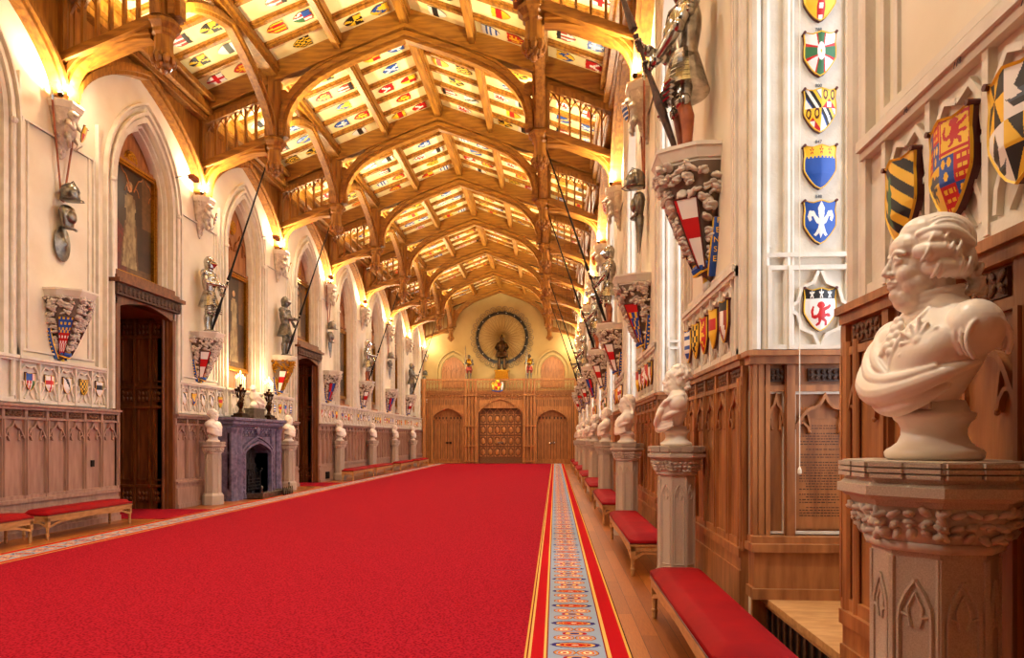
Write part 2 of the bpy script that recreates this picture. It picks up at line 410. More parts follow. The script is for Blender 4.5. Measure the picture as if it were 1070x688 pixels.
mb=MB();mb.box(-10.6,3.3,-1.6,YEND+.3,-.1,0)
tag(mb.build('floor',floor_mat()),kind='structure')
def carpet_mat():
    m=mat('red_carpet_pile','#b90f18',1.0);nt=m.node_tree;b=nt.nodes['Principled BSDF'];b.inputs['Specular IOR Level'].default_value=.05
    tc=nt.nodes.new('ShaderNodeTexCoord')
    vo=nt.nodes.new('ShaderNodeTexVoronoi');vo.inputs['Scale'].default_value=42;nt.links.new(tc.outputs['Object'],vo.inputs['Vector'])
    no=nt.nodes.new('ShaderNodeTexNoise');no.inputs['Scale'].default_value=95;no.inputs['Detail'].default_value=4;nt.links.new(tc.outputs['Object'],no.inputs['Vector'])
    f=nmath(nt,'ADD',nmath(nt,'MULTIPLY',vo.outputs['Distance'],.8),nmath(nt,'MULTIPLY',no.outputs['Fac'],.55))
    nt.links.new(ramp(nt,f,[(.3,'#5c0610'),(.5,'#840b1a'),(.75,'#a51a2a')],'LINEAR'),b.inputs['Base Color'])
    bp=nt.nodes.new('ShaderNodeBump');bp.inputs['Distance'].default_value=.004;nt.links.new(f,bp.inputs['Height']);nt.links.new(bp.outputs[0],b.inputs['Normal']);return m
cm=carpet_mat()
cp=empty('carpet',(0,0,0),0,'vast red hall carpet with blue and gold patterned border strips','carpet')
mb=MB();mb.box(-7.02,-.225,-1.2,43.95,.0,.014);mb.build('pile',cm,cp)
mb=MB();mb.box(0,.79,-1.2,43.95,0,.014);o=mb.build('border',border_mat(0,'carpet_border'),cp,loc=(-.225,0,0))
o=mk('border',o.data,None,cp,(-7.02,0,0));o.scale=(-.84,1,1);o.rotation_euler=(0,0,0)
for y,t in ((14.05,'small red door mat inside the nearer doorway on the left'),(23.55,'small red door mat inside the doorway beyond the fireplace')):
    mb=MB();mb.box(-9.9,-7.75,y-.93,y+.93,0,.011);tag(mb.build('door_mat',cm),t,'mat')
# ---- left wall
BL=[(4.5,.95,2.97),(9.3,.95,2.97),(14.05,1.0,0),(18.65,.97,2.97),(23.55,1.0,0)]+[((YK[i]+YK[i+1])/2,.95,2.97) for i in range(5,9)]
mb=MB();wall_face(mb,-1.6,YEND,10.3,[(c,h,zb,6.75,8.35,1) for c,h,zb in BL],.32)
# the door bays are closed by oak above the door head and open to a passage below
tag(mb.build('wall_left',[M['plaster'],M['panel']],loc=(XL,0,0),rz=R90),kind='structure')
mb=MB()
for c,h,zb in BL:
    z0=2.97 if zb else 4.8
    for off,w,y0,y1 in ((.05,.1,-.06,.02),(.16,.06,-.1,0),(.26,.05,-.04,0),(.33,.04,-.09,0)):
        mb.bar(archpts(c,h+off,6.75,8.35+off*1.25,10,z0 if zb else 2.2),w,y0,y1)
    mb.bar(archpts(c,h-.05,6.75,8.27,10,z0),.05,.06,.14);mb.bar(archpts(c,h-.09,6.75,8.2,10,z0),.04,.14,.3)
    for s in (-1,1):
        mb.tube([(c+s*(h+.16),-.08,2.3),(c+s*(h+.16),-.08,6.7)],.035,8);mb.ell((c+s*(h+.16),-.1,6.72),.06,8)
NP=[(YK[i]) for i in range(1,10)]
for c in NP:
    for (i,o_) in ((.98,.045),(.86,.025)):
        frame_rect(mb,c-i+.1,c+i-.1,3.06,6.9,.035,-o_,0)
    for s in (-1,1): mb.box(c+s*.96-.02,c+s*.96+.02,-.07,0,2.2,7.6)
tag(mb.build('trim_1',M['stone'],loc=(XL,0,0),rz=R90),kind='structure')
mb=MB()
for c in NP: band(mb,[c+.1+k*.43 for k in (-2,-1,0,1,2)],.43,2.2,2.93,c-1.12+.1,c+1.12)
for c,h,zb in BL:
    if zb: band(mb,[c+k*.43 for k in (-1.5,-.5,.5,1.5)],.43,2.2,2.93,c-1.2,c+1.2)
tag(mb.build('trim_2',M['stone'],loc=(XL,0,0),rz=R90),kind='structure')
mb=MB()
for a,b,sm in ((5.5,13.02,0),(15.1,17.0,0),(20.3,22.52,0),(24.58,45.0,0)): dado(mb,a,b,2.17,simple=a>24)
tag(mb.build('trim_3',[M['panelday'],M['carveoak']],loc=(XL,0,0),rz=R90),kind='structure')
# small floor grilles cut in the skirting beyond the second door
for i,y in enumerate((25.35,26.45,27.2)):
    mb=MB();mb.box(y-.17,y+.17,-.175,-.13,.1,.36);
    for k in range(6): mb.box(y-.16+k*.06,y-.145+k*.06,-.185,-.175,.11,.35)
    tag(mb.build('skirting_grille',M['iron'],loc=(XL,0,0),rz=R90),['black skirting grille just past the second left doorway','black skirting grille beside the first far bench','black skirting grille behind the far red bench'][i],'grille')
# door passages
for n,(y,_) in enumerate(((14.05,0),(23.55,0))):
    mb=MB();h=1.0
    mb.add([(XL-.05,y-h,0),(XL-1.25,y-h,0),(XL-1.25,y-h,4.35),(XL-.05,y-h,4.35)],[(0,1,2,3)])
    mb.add([(XL-.05,y+h,0),(XL-1.25,y+h,0),(XL-1.25,y+h,4.35),(XL-.05,y+h,4.35)],[(3,2,1,0)])
    mb.add([(XL-1.25,y-h,0),(XL-1.25,y+h,0),(XL-1.25,y+h,4.35),(XL-1.25,y-h,4.35)],[(0,1,2,3)])
    mb.add([(XL,y-h,4.35),(XL-1.25,y-h,4.35),(XL-1.25,y+h,4.35),(XL,y+h,4.35)],[(0,1,2,3)])
    # panelling on the far reveal, facing the camera
    yy=y+h
    for c in range(3):
        x0=XL-.12-c*.37
        mb.box(x0-.37,x0-.33,yy-.06,yy,0,4.3);
        for z0,z1 in ((.12,.5),(.62,2.3),(2.42,2.75),(2.87,3.9),(3.95,4.25)):
            mb.box(x0-.33,x0,yy-.045,yy,z1,z1+.06)
            mb.box(x0-.29,x0-.26,yy-.03,yy,z0+.03,z1-.03);mb.box(x0-.07,x0-.04,yy-.03,yy,z0+.03,z1-.03)
            mb.box(x0-.29,x0-.04,yy-.03,yy,z0+.03,z0+.06)
        for zc in (.3,2.58,4.1):
            for k in range(3):
                for q in range(2): mb.ell((x0-.24+k*.085,yy-.035,zc-.06+q*.12),(.035,.025,.05),6)
    mb.box(XL-.14,XL-.02,yy-.12,yy,0,4.35);mb.tube([(XL-.1,yy-.14,0),(XL-.1,yy-.14,4.3)],.03,8)
    mb2=MB();sxx=XL-1.22
    for k in range(-2,3):
        mb.box(sxx-.02,sxx+.03,y+k*.4-.03,y+k*.4+.03,0,4.3)
    for z in (.5,2.3,2.8,3.9): mb.box(sxx-.02,sxx+.03,y-h,y+h,z,z+.07)
    o=tag(mb.build('door_%d'%(n+1),M['panel2']),kind='structure')
    # oak door head with carved frieze on the hall face
    dm=MB()
    dm.prism([(y-1.06,4.2)]+archpts(y,1.0,4.2,4.45,6)+[(y+1.06,4.2),(y+1.06,4.5),(y-1.06,4.5)],-.06,.3)
    dm.box(y-1.14,y+1.14,-.16,.3,4.47,4.7,1)
    for k in range(16): dm.ell((y-1.06+k*.141,-.17,4.585),(.06,.035,.085),6,mi=1)
    dm.box(y-1.2,y+1.2,-.24,.3,4.7,4.78);dm.box(y-1.12,y+1.12,-.14,.3,4.78,4.86);dm.box(y-1.05,y+1.05,-.07,.3,4.86,4.98)
    for s in (-1,1): dm.box(y+s*1.0-.06,y+s*1.0+.06,-.08,.1,0,4.3)
    dm.build('door_head',[M['panel2'],M['darkoak']],o,loc=(XL,0,0),rz=R90)
# ---- right wall: deep embrasures between piers
ops=[]
OR=[4.585]+[(YP[i]+YP[i+1])/2 for i in range(1,9)]
HR=[.935]+[.97]*8
mb=MB()
wall_face(mb,-YEND,1.6,10.3,[(-c,h,0,6.75,8.35,None) for c,h in list(zip(OR,HR))[::-1]],1.5)
tag(mb.build('wall_right',[M['plaster']],loc=(XR,0,0),rz=-R90),kind='structure')
for i,(c,h) in enumerate(zip(OR,HR)):
    w=MB();X0=XR+1.42
    # wall under and round the window, then mullions
    lo=MB()
    lo.box(X0,X0+.1,c-h,c+h,0,1.5);lo.box(X0-.25,X0,c-h,c+h,.9,1.5)
    lo.prism([(0,0)]*0 or [(X0,1.5),(X0+.1,1.5),(X0+.1,8.4),(X0,8.4)],c-h,c-h+.1);lo.prism([(X0,1.5),(X0+.1,1.5),(X0+.1,8.4),(X0,8.4)],c+h-.1,c+h)
    for k in (-1/3,1/3): lo.box(X0-.05,X0+.1,c+k*h-.04,c+k*h+.04,1.5,8.3)
    for z in (3.4,5.2,6.8): lo.box(X0-.03,X0+.08,c-h,c+h,z-.04,z+.04)
    o=tag(lo.build('window_%d'%(i+1),M['stone']),kind='structure')
    g=MB();g.add([(X0+.05,c-h,1.5),(X0+.05,c+h,1.5),(X0+.05,c+h,8.35),(X0+.05,c-h,8.35)],[(0,3,2,1)])
    for a in range(1,12):
        z=1.5+a*.57
        g.box(X0+.035,X0+.05,c-h,c+h,z-.006,z+.006,1)
    for a in range(1,9):
        y=c-h+a*2*h/9;g.box(X0+.035,X0+.05,y-.006,y+.006,1.5,8.3,1)
    g.build('glass',[M['daylight'],M['iron']],o)
# window step platforms
for i,(c,h) in enumerate(zip(OR,HR)):
    mb=MB();mb.box(XR+.06,XR+1.42,c-h,c+h,.33,.38);mb.box(XR+.12,XR+1.42,c-h,c+h,0,.33,1)
    for k in range(14):
        y=c-h+(k+.5)*2*h/14;mb.box(XR+.105,XR+.12,y-.02,y+.02,.06,.3,2)
    mb.box(XR+.1,XR+.12,c-h,c+h,0,.05);mb.box(XR+.1,XR+.12,c-h,c+h,.28,.33)
    if i==0: mb.box(2.12,2.3,c-.25,c+.25,.38,.384,1)
    tag(mb.build('trim_%d'%(10+i),[M['benchwood'],M['iron'],M['darkoak']]),kind='structure')
# right dado, bands and mouldings on each pier
mb=MB();st=MB()
HPR=[1.35]+[1.36]*9
for i,c in enumerate(YP):
    h=HPR[i]
    if c-h>44:continue
    e=min(c+h,44.9)
    dado(mb,-e,-(c-h),2.28,.45,.72,simple=i>4)
    for s in (-1,1): 
        for q,r in ((0,.05),(.11,.035)): 
            st.tube([(-c+s*(h-.04-q),-.03,2.28),(-c+s*(h-.04-q),-.03,9.8)],r,8)
            mb.tube([(-c+s*(h-.02-q),-.08,.7),(-c+s*(h-.02-q),-.08,2.1)],r*.8,8)
    pp=.37 if i==0 else .4;band(st,[-c+k*pp for k in (-2,-1,0,1,2)],pp,2.3,3.02,-c-1.15,-c+1.15)
    for (a,o_) in ((1.0,.05),(.9,.03)): frame_rect(st,-c-a,-c+a,3.1,7.0,.035,-o_,0)
    for s in (-1,1): st.box(-c+s*1.13-.02,-c+s*1.13+.02,-.08,0,2.3,9.6)
tag(mb.build('trim_20',[M['panel'],M['carveoak']],loc=(XR,0,0),rz=-R90),kind='structure').scale=(1,.55,1)
tag(st.build('trim_21',M['stone'],loc=(XR,0,0),rz=-R90),kind='structure').scale=(1,.6,1)
# frontal embrasure reveals (face the camera)
fo=MB();fs=MB()
def reveal(fo,fs,near):
    x0,x1=XR,XR+1.42
    fo.box(x0,x1,-.04,0,.0,2.28)
    fo.box(x0-.03,x1,-.2,-.04,.38,.74);fo.box(x0-.05,x1,-.24,-.04,.38,.46);fo.box(x0-.06,x1,-.24,-.04,.74,.8);fo.box(x0-.04,x1,-.18,-.04,.8,.85)
    fo.box(x0-.08,x1,-.2,0,2.24,2.28);fo.box(x0-.05,x1,-.15,0,2.18,2.24);fo.box(x0,x1,-.09,-.04,1.97,2.02)
    for x in (x0+.0,x0+.045,x0+.1,x0+.245,x0+.29,x0+.78,x0+.83):
        fo.box(x-.014,x+.02,-.1,-.04,.85,2.18)
    fo.box(x0+.24,x0+.3,-.12,-.04,.85,2.18);fo.box(x0-.02,x0+.08,-.09,-.04,.85,2.18)
    for a,b in ((x0+.13,x0+.23),(x0+.42,x0+.68)):
        fo.box(a,b,-.07,-.04,2.05,2.15,1)
        n=3 if b-a<.2 else 6
        for k in range(n):
            for q in (0,1): fo.ell((a+(k+.5)*(b-a)/n,-.075,2.078+q*.045),(.018,.015,.02),6,mi=1)
    cusp(fo,x0+.172,.062,1.7,.25,.018,-.085,-.04)
    cusp(fo,x0+.54,.23,1.68,.26,.024,-.095,-.04)
    frame_rect(fo,x0+.105,x0+.24,.86,1.97,.015,-.07,-.04,2)
    frame_rect(fo,x0+.30,x0+.78,.86,1.97,.02,-.08,-.04,2)
    # stone above
    fs.box(x0,x1,-.03,0,2.28,9.8)
    for x,r in ((x0+.02,.045),(x0+.1,.03),(x0+.26,.03),(x0+.3,.018),(x0+.72,.018),(x0+.76,.03)):
        fs.tube([(x,-.05,2.3),(x,-.05,9.7)],r,8)
    for z in (2.3,2.92,3.02): fs.box(x0+.1,x1,-.08,-.03,z,z+.035)
    for x in (x0+.12,x0+.28,x0+.76): fs.box(x-.015,x+.015,-.09,-.03,2.3,2.95)
    c=x0+.51
    for sx in (-1,1):
        for sz in (-1,1):
            zc=2.62
            fs.bar([(c+sx*.22,zc+sz*.03),(c+sx*.13,zc+sz*.06),(c+sx*.12,zc+sz*.2),(c+sx*.03,zc+sz*.22),(c,zc+sz*.29)] if 0 else [(c+sx*.23,zc+sz*.015),(c+sx*.17,zc+sz*.05),(c+sx*.14,zc+sz*.16),(c+sx*.05,zc+sz*.2),(c+sx*.012,zc+sz*.29)],.025,-.075,-.03)
    for a,b in ((x0+.13,x0+.25),): fs.bar(archpts((a+b)/2,(b-a)/2,6.4,6.6,5,3.1),.02,-.06,-.03)
    for x in (x0+.9,x0+1.0,x0+1.3): fs.tube([(x,-.05,3.0),(x,-.05,9.7)],.03,6)
reveal(fo,fs,True)
mo=fo.mesh('reveal_oak');ms=fs.mesh('reveal_stone')
for i,c in enumerate(OR):
    y=c+HR[i]
    tag(mk('trim_%d'%(30+i),mo,[M['panel'],M['darkoak'],M['stone']],loc=(0,y,0)),kind='structure')
    tag(mk('trim_%d'%(40+i),ms,M['stone'],loc=(0,y,0)),kind='structure')
# ---- rear wall, ceiling
mb=MB();mb.box(-10.6,3.3,-1.7,-1.55,0,12.6)
tag(mb.build('wall_rear',M['darkoak']),kind='structure')  # unseen rear wall, given dark oak to cut bounced light
ZR=11.95;SL=.38
def cz(off): return ZR-SL*abs(off)
mb=MB()
mb.prism([(-5.5,cz(5.5)),(0,ZR),(5.5,cz(5.5)),(5.5,cz(5.5)+.15),(0,ZR+.15),(-5.5,cz(5.5)+.15)],-1.6,YEND+.1)
tag(mb.build('ceiling',M['ceil'],loc=(CX,0,0)),kind='structure')
# wall behind the spaces so no light leaks
mb=MB();mb.box(XR+1.56,XR+1.7,-1.6,YEND+.2,0,12);mb.box(XL-1.4,XL-1.3,-1.6,YEND+.2,0,12);mb.box(-10.3,3.3,YEND+.1,YEND+.3,0,12.6)
tag(mb.build('wall_outer',M['plaster']),kind='structure')
# ------------------------------------------------------------------ roof
OFF=3.24
def octa(c,r,rot=PI/8): return [(c[0]+r*math.cos(PI/4*k+rot),c[1]+r*math.sin(PI/4*k+rot)) for k in range(8)]
ORD=['first','second','third','fourth','fifth','sixth','seventh','eighth','ninth','tenth']
mats2=[M['oak'],M['oakx']]
def make_truss():
    root=empty('roof_truss',(CX,YK[0],0))
    for s in (-1,1):
        mb=MB();mb.prism([(s*5.15,cz(5.15)),(0,ZR),(0,ZR-.5),(s*5.15,cz(5.15)-.5)],-.14,.14)
        mb.prism([(s*5.15,cz(5.15)-.42),(0,ZR-.42),(0,ZR-.5),(s*5.15,cz(5.15)-.5)],-.19,.19)
        mb.build('principal_rafter',M['oaky'],root)
        # collar arch
        P=[(s*3.02,8.95),(s*3.02,9.3),(s*2.93,9.62),(s*2.75,9.93),(s*2.5,10.2),(s*2.2,10.43),(s*1.8,10.64),(s*1.3,10.86),(s*.7,11.08),(0,11.33)]
        mb=MB();mb.bar(P,.26,-.1,.1);mb.bar(P,.1,-.17,.17);mb.bar([(x+(-s*.0),z+.13) for x,z in P],.06,-.14,.14)
        mb.prism([(s*2.3,10.45),(s*1.8,10.64),(s*1.3,10.86),(s*.7,11.08),(0,11.33),(0,11.5),(s*2.3,cz(2.3)-.45)],-.05,.05)
        mb.prism([(s*3.1,9.9),(s*2.93,9.62),(s*2.75,9.93),(s*2.95,10.1),(s*3.1,10.1)],-.05,.05)
        mb.build('collar_arch',M['oaky'],root)
        # hammer post and pendant
        mb=MB();mb.hprism(octa((s*OFF,0),.2),8.8,cz(OFF)-.3)
        mb.box(s*OFF-.07,s*OFF+.07,-.2,.2,8.8,10.3)
        hp=mb.build('hammer_post',M['oak'],root)
        mb=MB()
        mb.lathe([(.2,8.25),(.17,8.34),(.155,8.4),(.155,8.62),(.2,8.66),(.2,8.72),(.29,8.8),(.29,8.86),(.24,8.9)],8,(s*OFF,0,0),rot=PI/8)
        for k in range(8):
            a=PI/4*k;x=s*OFF+.16*math.cos(a);y=.16*math.sin(a)
            mb.ell((x,y,8.22),(.07,.07,.1),6);mb.ell((s*OFF+.09*math.cos(a+.4),.09*math.sin(a+.4),8.13),(.06,.06,.08),6)
        mb.ell((s*OFF,0,8.08),(.07,.07,.1),8)
        mb.build('pendant_drop',M['oak'],hp)
        # hammer beam and its curved brace
        mb=MB();mb.bar([(s*5.1,8.2),(s*3.35,8.86)],.16,-.2,.2);mb.bar([(s*5.1,8.12),(s*3.35,8.78)],.05,-.24,.24)
        mb.build('hammer_beam',M['oaky'],root)
        B=[(s*5.0,7.5)]+[(s*(5.0-1.6*(1-math.cos(t*PI/2))) if 0 else s*(3.42+1.58*math.cos(t*PI/2)),7.62+1.05*math.sin(t*PI/2)**.85 if t>0 else 7.62) for t in [i/9 for i in range(10)]]
        mb=MB();mb.bar(B,.2,-.11,.11);mb.bar(B,.08,-.17,.17)
        mb.prism([(s*5.05,7.7),(s*4.85,8.13),(s*5.05,8.13)],-.05,.05)
        mb.build('curved_brace',M['oaky'],root)
        mb=MB();mb.box(s*4.97,s*5.15,-.17,.17,7.5,cz(5)-.3);mb.tube([(s*4.96,-.1,7.5),(s*4.96,-.1,9.6)],.05,6);mb.tube([(s*4.96,.1,7.5),(s*4.96,.1,9.6)],.05,6)
        mb.build('wall_post',M['oak'],root)
        # pierced tracery panel over the beam
        mb=MB();lo=lambda x:8.27+(5.1-x)*.377;up=lambda x:9.2+(5.1-x)*.377
        mb.bar([(s*5.0,9.33),(s*3.4,9.93)],.13,-.13,.13)
        n=6;xs=[4.95-i*(1.5/n) for i in range(n+1)]
        for i,x in enumerate(xs): mb.box(s*x-.022,s*x+.022,-.045,.045,lo(x),up(x)+.02)
        for i in range(n):
            a,b=xs[i],xs[i+1];c=(a+b)/2;zu=up(c)
            mb.bar([(s*a,zu-.3),(s*(a*.96+b*.04),zu-.2),(s*(a*.8+b*.2),zu-.1),(s*c,zu-.0),(s*(b*.8+a*.2),zu-.1),(s*(b*.96+a*.04),zu-.2),(s*b,zu-.3)],.024,-.03,.03)
            mb.bar([(s*c,zu-.02),(s*(a*.7+b*.3),zu+.07)],.02,-.02,.02);mb.bar([(s*c,zu-.02),(s*(b*.7+a*.3),zu+.07)],.02,-.02,.02)
            
        mb.build('tracery_panel',M['oak'],root)
        mb=MB();mb.prism([(s*5.05,9.38),(s*3.35,9.98),(s*3.35,cz(3.35)-.45),(s*5.05,cz(5.05)-.45)],-.045,.045)
        mb.build('spandrel_board',M['oaky'],root)
    return root
T0=make_truss();cache(T0)
TL=['nearest oak roof truss, mostly above the top of the view']
for i,y in enumerate(YK):
    lab='oak hammerbeam roof truss, %s from the viewer down the hall'%ORD[i]
    if i==0: T0['label']=lab;T0['category']='roof truss';T0['group']='oak roof trusses';continue
    copy_tree(T0,loc=(CX,y,0),label=lab)
# longitudinal arches, wall arches, purlins and rafters bay by bay
for i in range(len(YK)):
    y0=YK[i];y1=YK[i+1] if i+1<len(YK) else YEND
    if y1-y0<2: 
        continue
    c=(y0+y1)/2;h=(y1-y0)/2
    mb=MB()
    P=archpts(c,h-.14,8.95,10.33,10);A=[(p[0],p[1]) for p in P]
    mb.bar(A,.22,-.08,.08);mb.bar(A,.08,-.13,.13)
    mb.box(y0+.1,y1-.1,-.14,.14,10.38,cz(OFF)+.02);mb.box(y0+.1,y1-.1,-.2,.2,10.5,10.62)
    for s in (-1,1):
        tag(mk('trim_%d'%(60+i*2+(s>0)),mb.mesh('arcade'),M['oak'],loc=(CX+s*OFF,0,0),rz=R90),kind='structure')
    wm=MB();A=archpts(c,h-.12,7.6,9.3,12)
    wm.bar(A,.22,-.2,.1);wm.bar(A,.08,-.27,.1)
    for (a,za),(b,zb) in zip(A,A[1:]): wm.add([(a,-.1,za),(b,-.1,zb),(b,-.1,10.2),(a,-.1,10.2)],[(0,1,2,3)])
    for z,d in ((9.35,.3),(9.5,.42),(9.66,.36),(9.8,.5)): wm.box(y0+.1,y1-.1,-d,0,z,z+.12)
    tag(mk('trim_%d'%(100+i),wm.mesh('wall_arch_left'),M['oak'],loc=(XL,0,0),rz=R90),kind='structure')
    wm2=MB();wm2.v=[(-x,y,z) for x,y,z in wm.v];wm2.f=[f[::-1] for f in wm.f];wm2.m=wm.m
    tag(mk('trim_%d'%(120+i),wm2.mesh('wall_arch_right'),M['oak'],loc=(XR,0,0),rz=-R90),kind='structure')
    pm=MB()
    for s,off,w,d in ((1,0,.15,.42),(1,1.63,.11,.34),(-1,1.63,.11,.34)):
        z=cz(off)
        pm.box(s*off-w,s*off+w,y0+.1,y1-.1,z-d*.55,z+.02);pm.box(s*off-w*.62,s*off+w*.62,y0+.1,y1-.1,z-d,z-d*.5)
        pm.box(s*off-w*.8,s*off+w*.8,y0+.1,y1-.1,z-d*.82,z-d*.7)
    for k in range(1,6):
        y=y0+k*(y1-y0)/6
        for s in (-1,1):
            for (w,d0,d1) in ((.085,0,.06),(.05,.06,.1)):
                pm.prism([(0,ZR-d0),(s*5.0,cz(5.0)-d0),(s*5.0,cz(5.0)-d1),(0,ZR-d1)],y-w,y+w)
    tag(mk('trim_%d'%(140+i),pm.mesh('rafters'),M['oakx'],loc=(CX,0,0)),kind='structure')
# ------------------------------------------------------------------ shields
LION=[(.0,.95),(.12,.9),(.2,.8),(.12,.72),(.3,.78),(.45,.86),(.5,.78),(.38,.68),(.2,.6),(.18,.5),(.4,.52),(.5,.42),(.4,.38),(.25,.4),(.15,.34),(.3,.25),(.32,.08),(.2,.06),(.18,.2),(.02,.26),(-.05,.1),(-.2,.04),(-.25,.1),(-.12,.2),(-.16,.34),(-.3,.3),(-.45,.36),(-.5,.6),(-.4,.78),(-.34,.76),(-.38,.55),(-.34,.44),(-.2,.46),(-.14,.55),(-.1,.68),(-.22,.78),(-.15,.9)]
FLEUR=[(0,1),(.14,.82),(.12,.62),(.08,.52),(.2,.6),(.3,.74),(.48,.76),(.56,.6),(.48,.46),(.38,.5),(.42,.6),(.34,.6),(.26,.48),(.2,.4),(.12,.38),(.12,.3),(.22,.16),(.3,.1),(.2,.06),(.08,.14),(0,0),(-.08,.14),(-.2,.06),(-.3,.1),(-.22,.16),(-.12,.3),(-.12,.38),(-.2,.4),(-.26,.48),(-.34,.6),(-.42,.6),(-.38,.5),(-.48,.46),(-.56,.6),(-.48,.76),(-.3,.74),(-.2,.6),(-.08,.52),(-.12,.62),(-.14,.82)]
SHIP=[(-.6,.3),(-.3,.08),(.3,.08),(.6,.34),(.35,.26),(.06,.26),(.32,.6),(.06,.95),(0,.8),(-.3,.5),(-.04,.28),(-.35,.26)]
def inp(P,x,z):
    r=False;n=len(P);j=n-1
    for i in range(n):
        xi,zi=P[i];xj,zj=P[j]
        if (zi>z)!=(zj>z) and x<(xj-xi)*(z-zi)/(zj-zi)+xi:r=not r
        j=i
    return r
# a design takes x in -1..1 and z in 0..1.2 (tip at 0) and returns a tincture
def star(x,z,r,n=5):
    a=math.atan2(x,z);d=math.hypot(x,z);return d<r*(.65+.35*math.cos(n*a))
DES={
 'cross':(lambda x,z:'red' if abs(x)<.17 or abs(z-.68)<.14 else 'white','red cross on white shield'),
 'saltire':(lambda x,z:'white' if abs(abs(x)-abs(z-.65)*1.2)<.2 else 'blue','white saltire on blue shield'),
 'quarter':(lambda x,z:'red' if (x>0)==(z>.62) else 'gold','red and gold quartered shield'),
 'chevron':(lambda x,z:'white' if abs(z-.75+abs(x)*.6)<.15 else 'red','red shield with white chevron'),
 'bend':(lambda x,z:'gold' if abs(x*.75+z-.65)<.16 else 'blue','blue shield with gold bend'),
 'barry':(lambda x,z:'blue' if int(z*6.5)%2 else 'white','blue and white barred shield'),
 'paly':(lambda x,z:'red' if int((x+1)*3)%2 else 'gold','red and gold striped shield'),
 'chequy':(lambda x,z:'black' if (int((x+1)*3.5)+int(z*5.5))%2 else 'gold','black and gold chequered shield'),
 'fess':(lambda x,z:'black' if abs(z-.68)<.15 else 'white','white shield with black middle bar'),
 'redlion':(lambda x,z:'red' if inp(LION,x/1.5,(z-.12)/1.0) else 'white','white shield with red beast'),
 'goldlion':(lambda x,z:'gold' if inp(LION,x/1.5,(z-.12)/1.0) else 'red','red shield with gold beast'),
 'fleur':(lambda x,z:'white' if inp(FLEUR,x/1.35,(z-.15)/.95) else 'blue','blue shield with white lily'),
 'blackchief':(lambda x,z:'black' if z>.85 else ('white' if int((x+1)*2.5)%2 else 'rose'),'rose striped shield with black top'),
 'gyron':(lambda x,z:'gold' if int((math.atan2(z-.65,x)+PI)/(PI/4))%2 else 'black','gold and black wedge patterned shield'),
 'blackbend':(lambda x,z:'black' if abs(x*.75+z-.65)<.16 else 'white','white shield with black bend'),
 'quart4':(lambda x,z:('red' if int((x+1)*5)%2 else 'white') if (x>0)==(z>.62) else ('blue' if z>.62 else 'green'),'red, white, blue and green quartered shield'),
 'goldfess':(lambda x,z:'red' if abs(z-.68)<.15 else ('gold'),'gold shield with red middle bar'),
 'greybend':(lambda x,z:'blue' if abs(z-.5-.3*math.sin(x*4))<.18 else 'gold','gold shield with wavy blue bar'),
}
DK=list(DES)
def shield_mb(fn,w,h,nx,nz,t=.03,bul=.04,rim=True,ears=True):
    mb=MB();hw=w/2
    def top(u): return h*(1-.045*(1-abs(abs(u)*2-1))*1.0)+ (h*.03*max(0,abs(u)-.8)/.2 if ears else 0)
    def half(v): return hw*(1 if v>.42 else (max(v,0)/.42)**.62 if v>0 else 0)*(1-.05*math.exp(-((v-.78)/.09)**2))
    def P(u,v,off=0):
        tt=top(u) if v>.8 else h
        z=v*(h+(top(u)-h)*max(0,(v-.7)/.3))
        return (u*half(v),-t-bul*(1-abs(u)**1.5)*min(1,v*3)-off,z)
    V=[];F=[];Ms=[]
    for j in range(nz+1):
        v=(j/nz)**1.15
        for i in range(nx+1): V.append(P(2*i/nx-1,v))
    for j in range(nz):
        for i in range(nx):
            a=j*(nx+1)+i
            x=0;z=0
            for q in (a,a+1,a+nx+1,a+nx+2): x+=V[q][0]/4;z+=V[q][2]/4
            F.append((a,a+1,a+nx+2,a+nx+1));Ms.append(TI[fn(x/hw,z/h*1.15)])
    o=len(mb.v);mb.v+=V
    for f,m in zip(F,Ms): mb.f.append(list(f));mb.m.append(m)
    # sides and rim
    n=min(nz,14)
    L=[P(-1,1-(j/n)**.9) for j in range(n+1)]+[P(1,(j/n)**1.1) for j in range(1,n+1)]+[P(1-2*j/8,1) for j in range(1,8)]
    m=len(L)
    mb.add(L+[(x,0,z) for x,y,z in L],[(i,m+i,m+(i+1)%m,(i+1)%m) for i in range(m)],TI['brownred'])
    if rim:
        r=.009*w/.3+.001
        R=[];
        for k,(x,y,z) in enumerate(L): R.append((x,z,y))
        vs=[];cx_,cz_=0,h*.6
        for (x,z,y) in R:
            d=math.hypot(x-cx_,z-cz_) or 1;ux,uz=(x-cx_)/d,(z-cz_)/d
            vs+=[(x+ux*r*.3,y+.004,z+uz*r*.3),(x,y-r*.8,z),(x-ux*r,y-.002,z-uz*r)]
        fs=[]
        for i in range(m):
            j=(i+1)%m
            for k in range(2): fs.append((3*i+k,3*i+k+1,3*j+k+1,3*j+k))
        mb.add(vs,fs,TI['gold'])
        if ears:
            for s in (-1,1): mb.tube([(s*hw*.98,-t-.02,h*1.0),(s*hw*.98,0,h*1.0)],w*.045,8,TI['brownred'])
    return mb
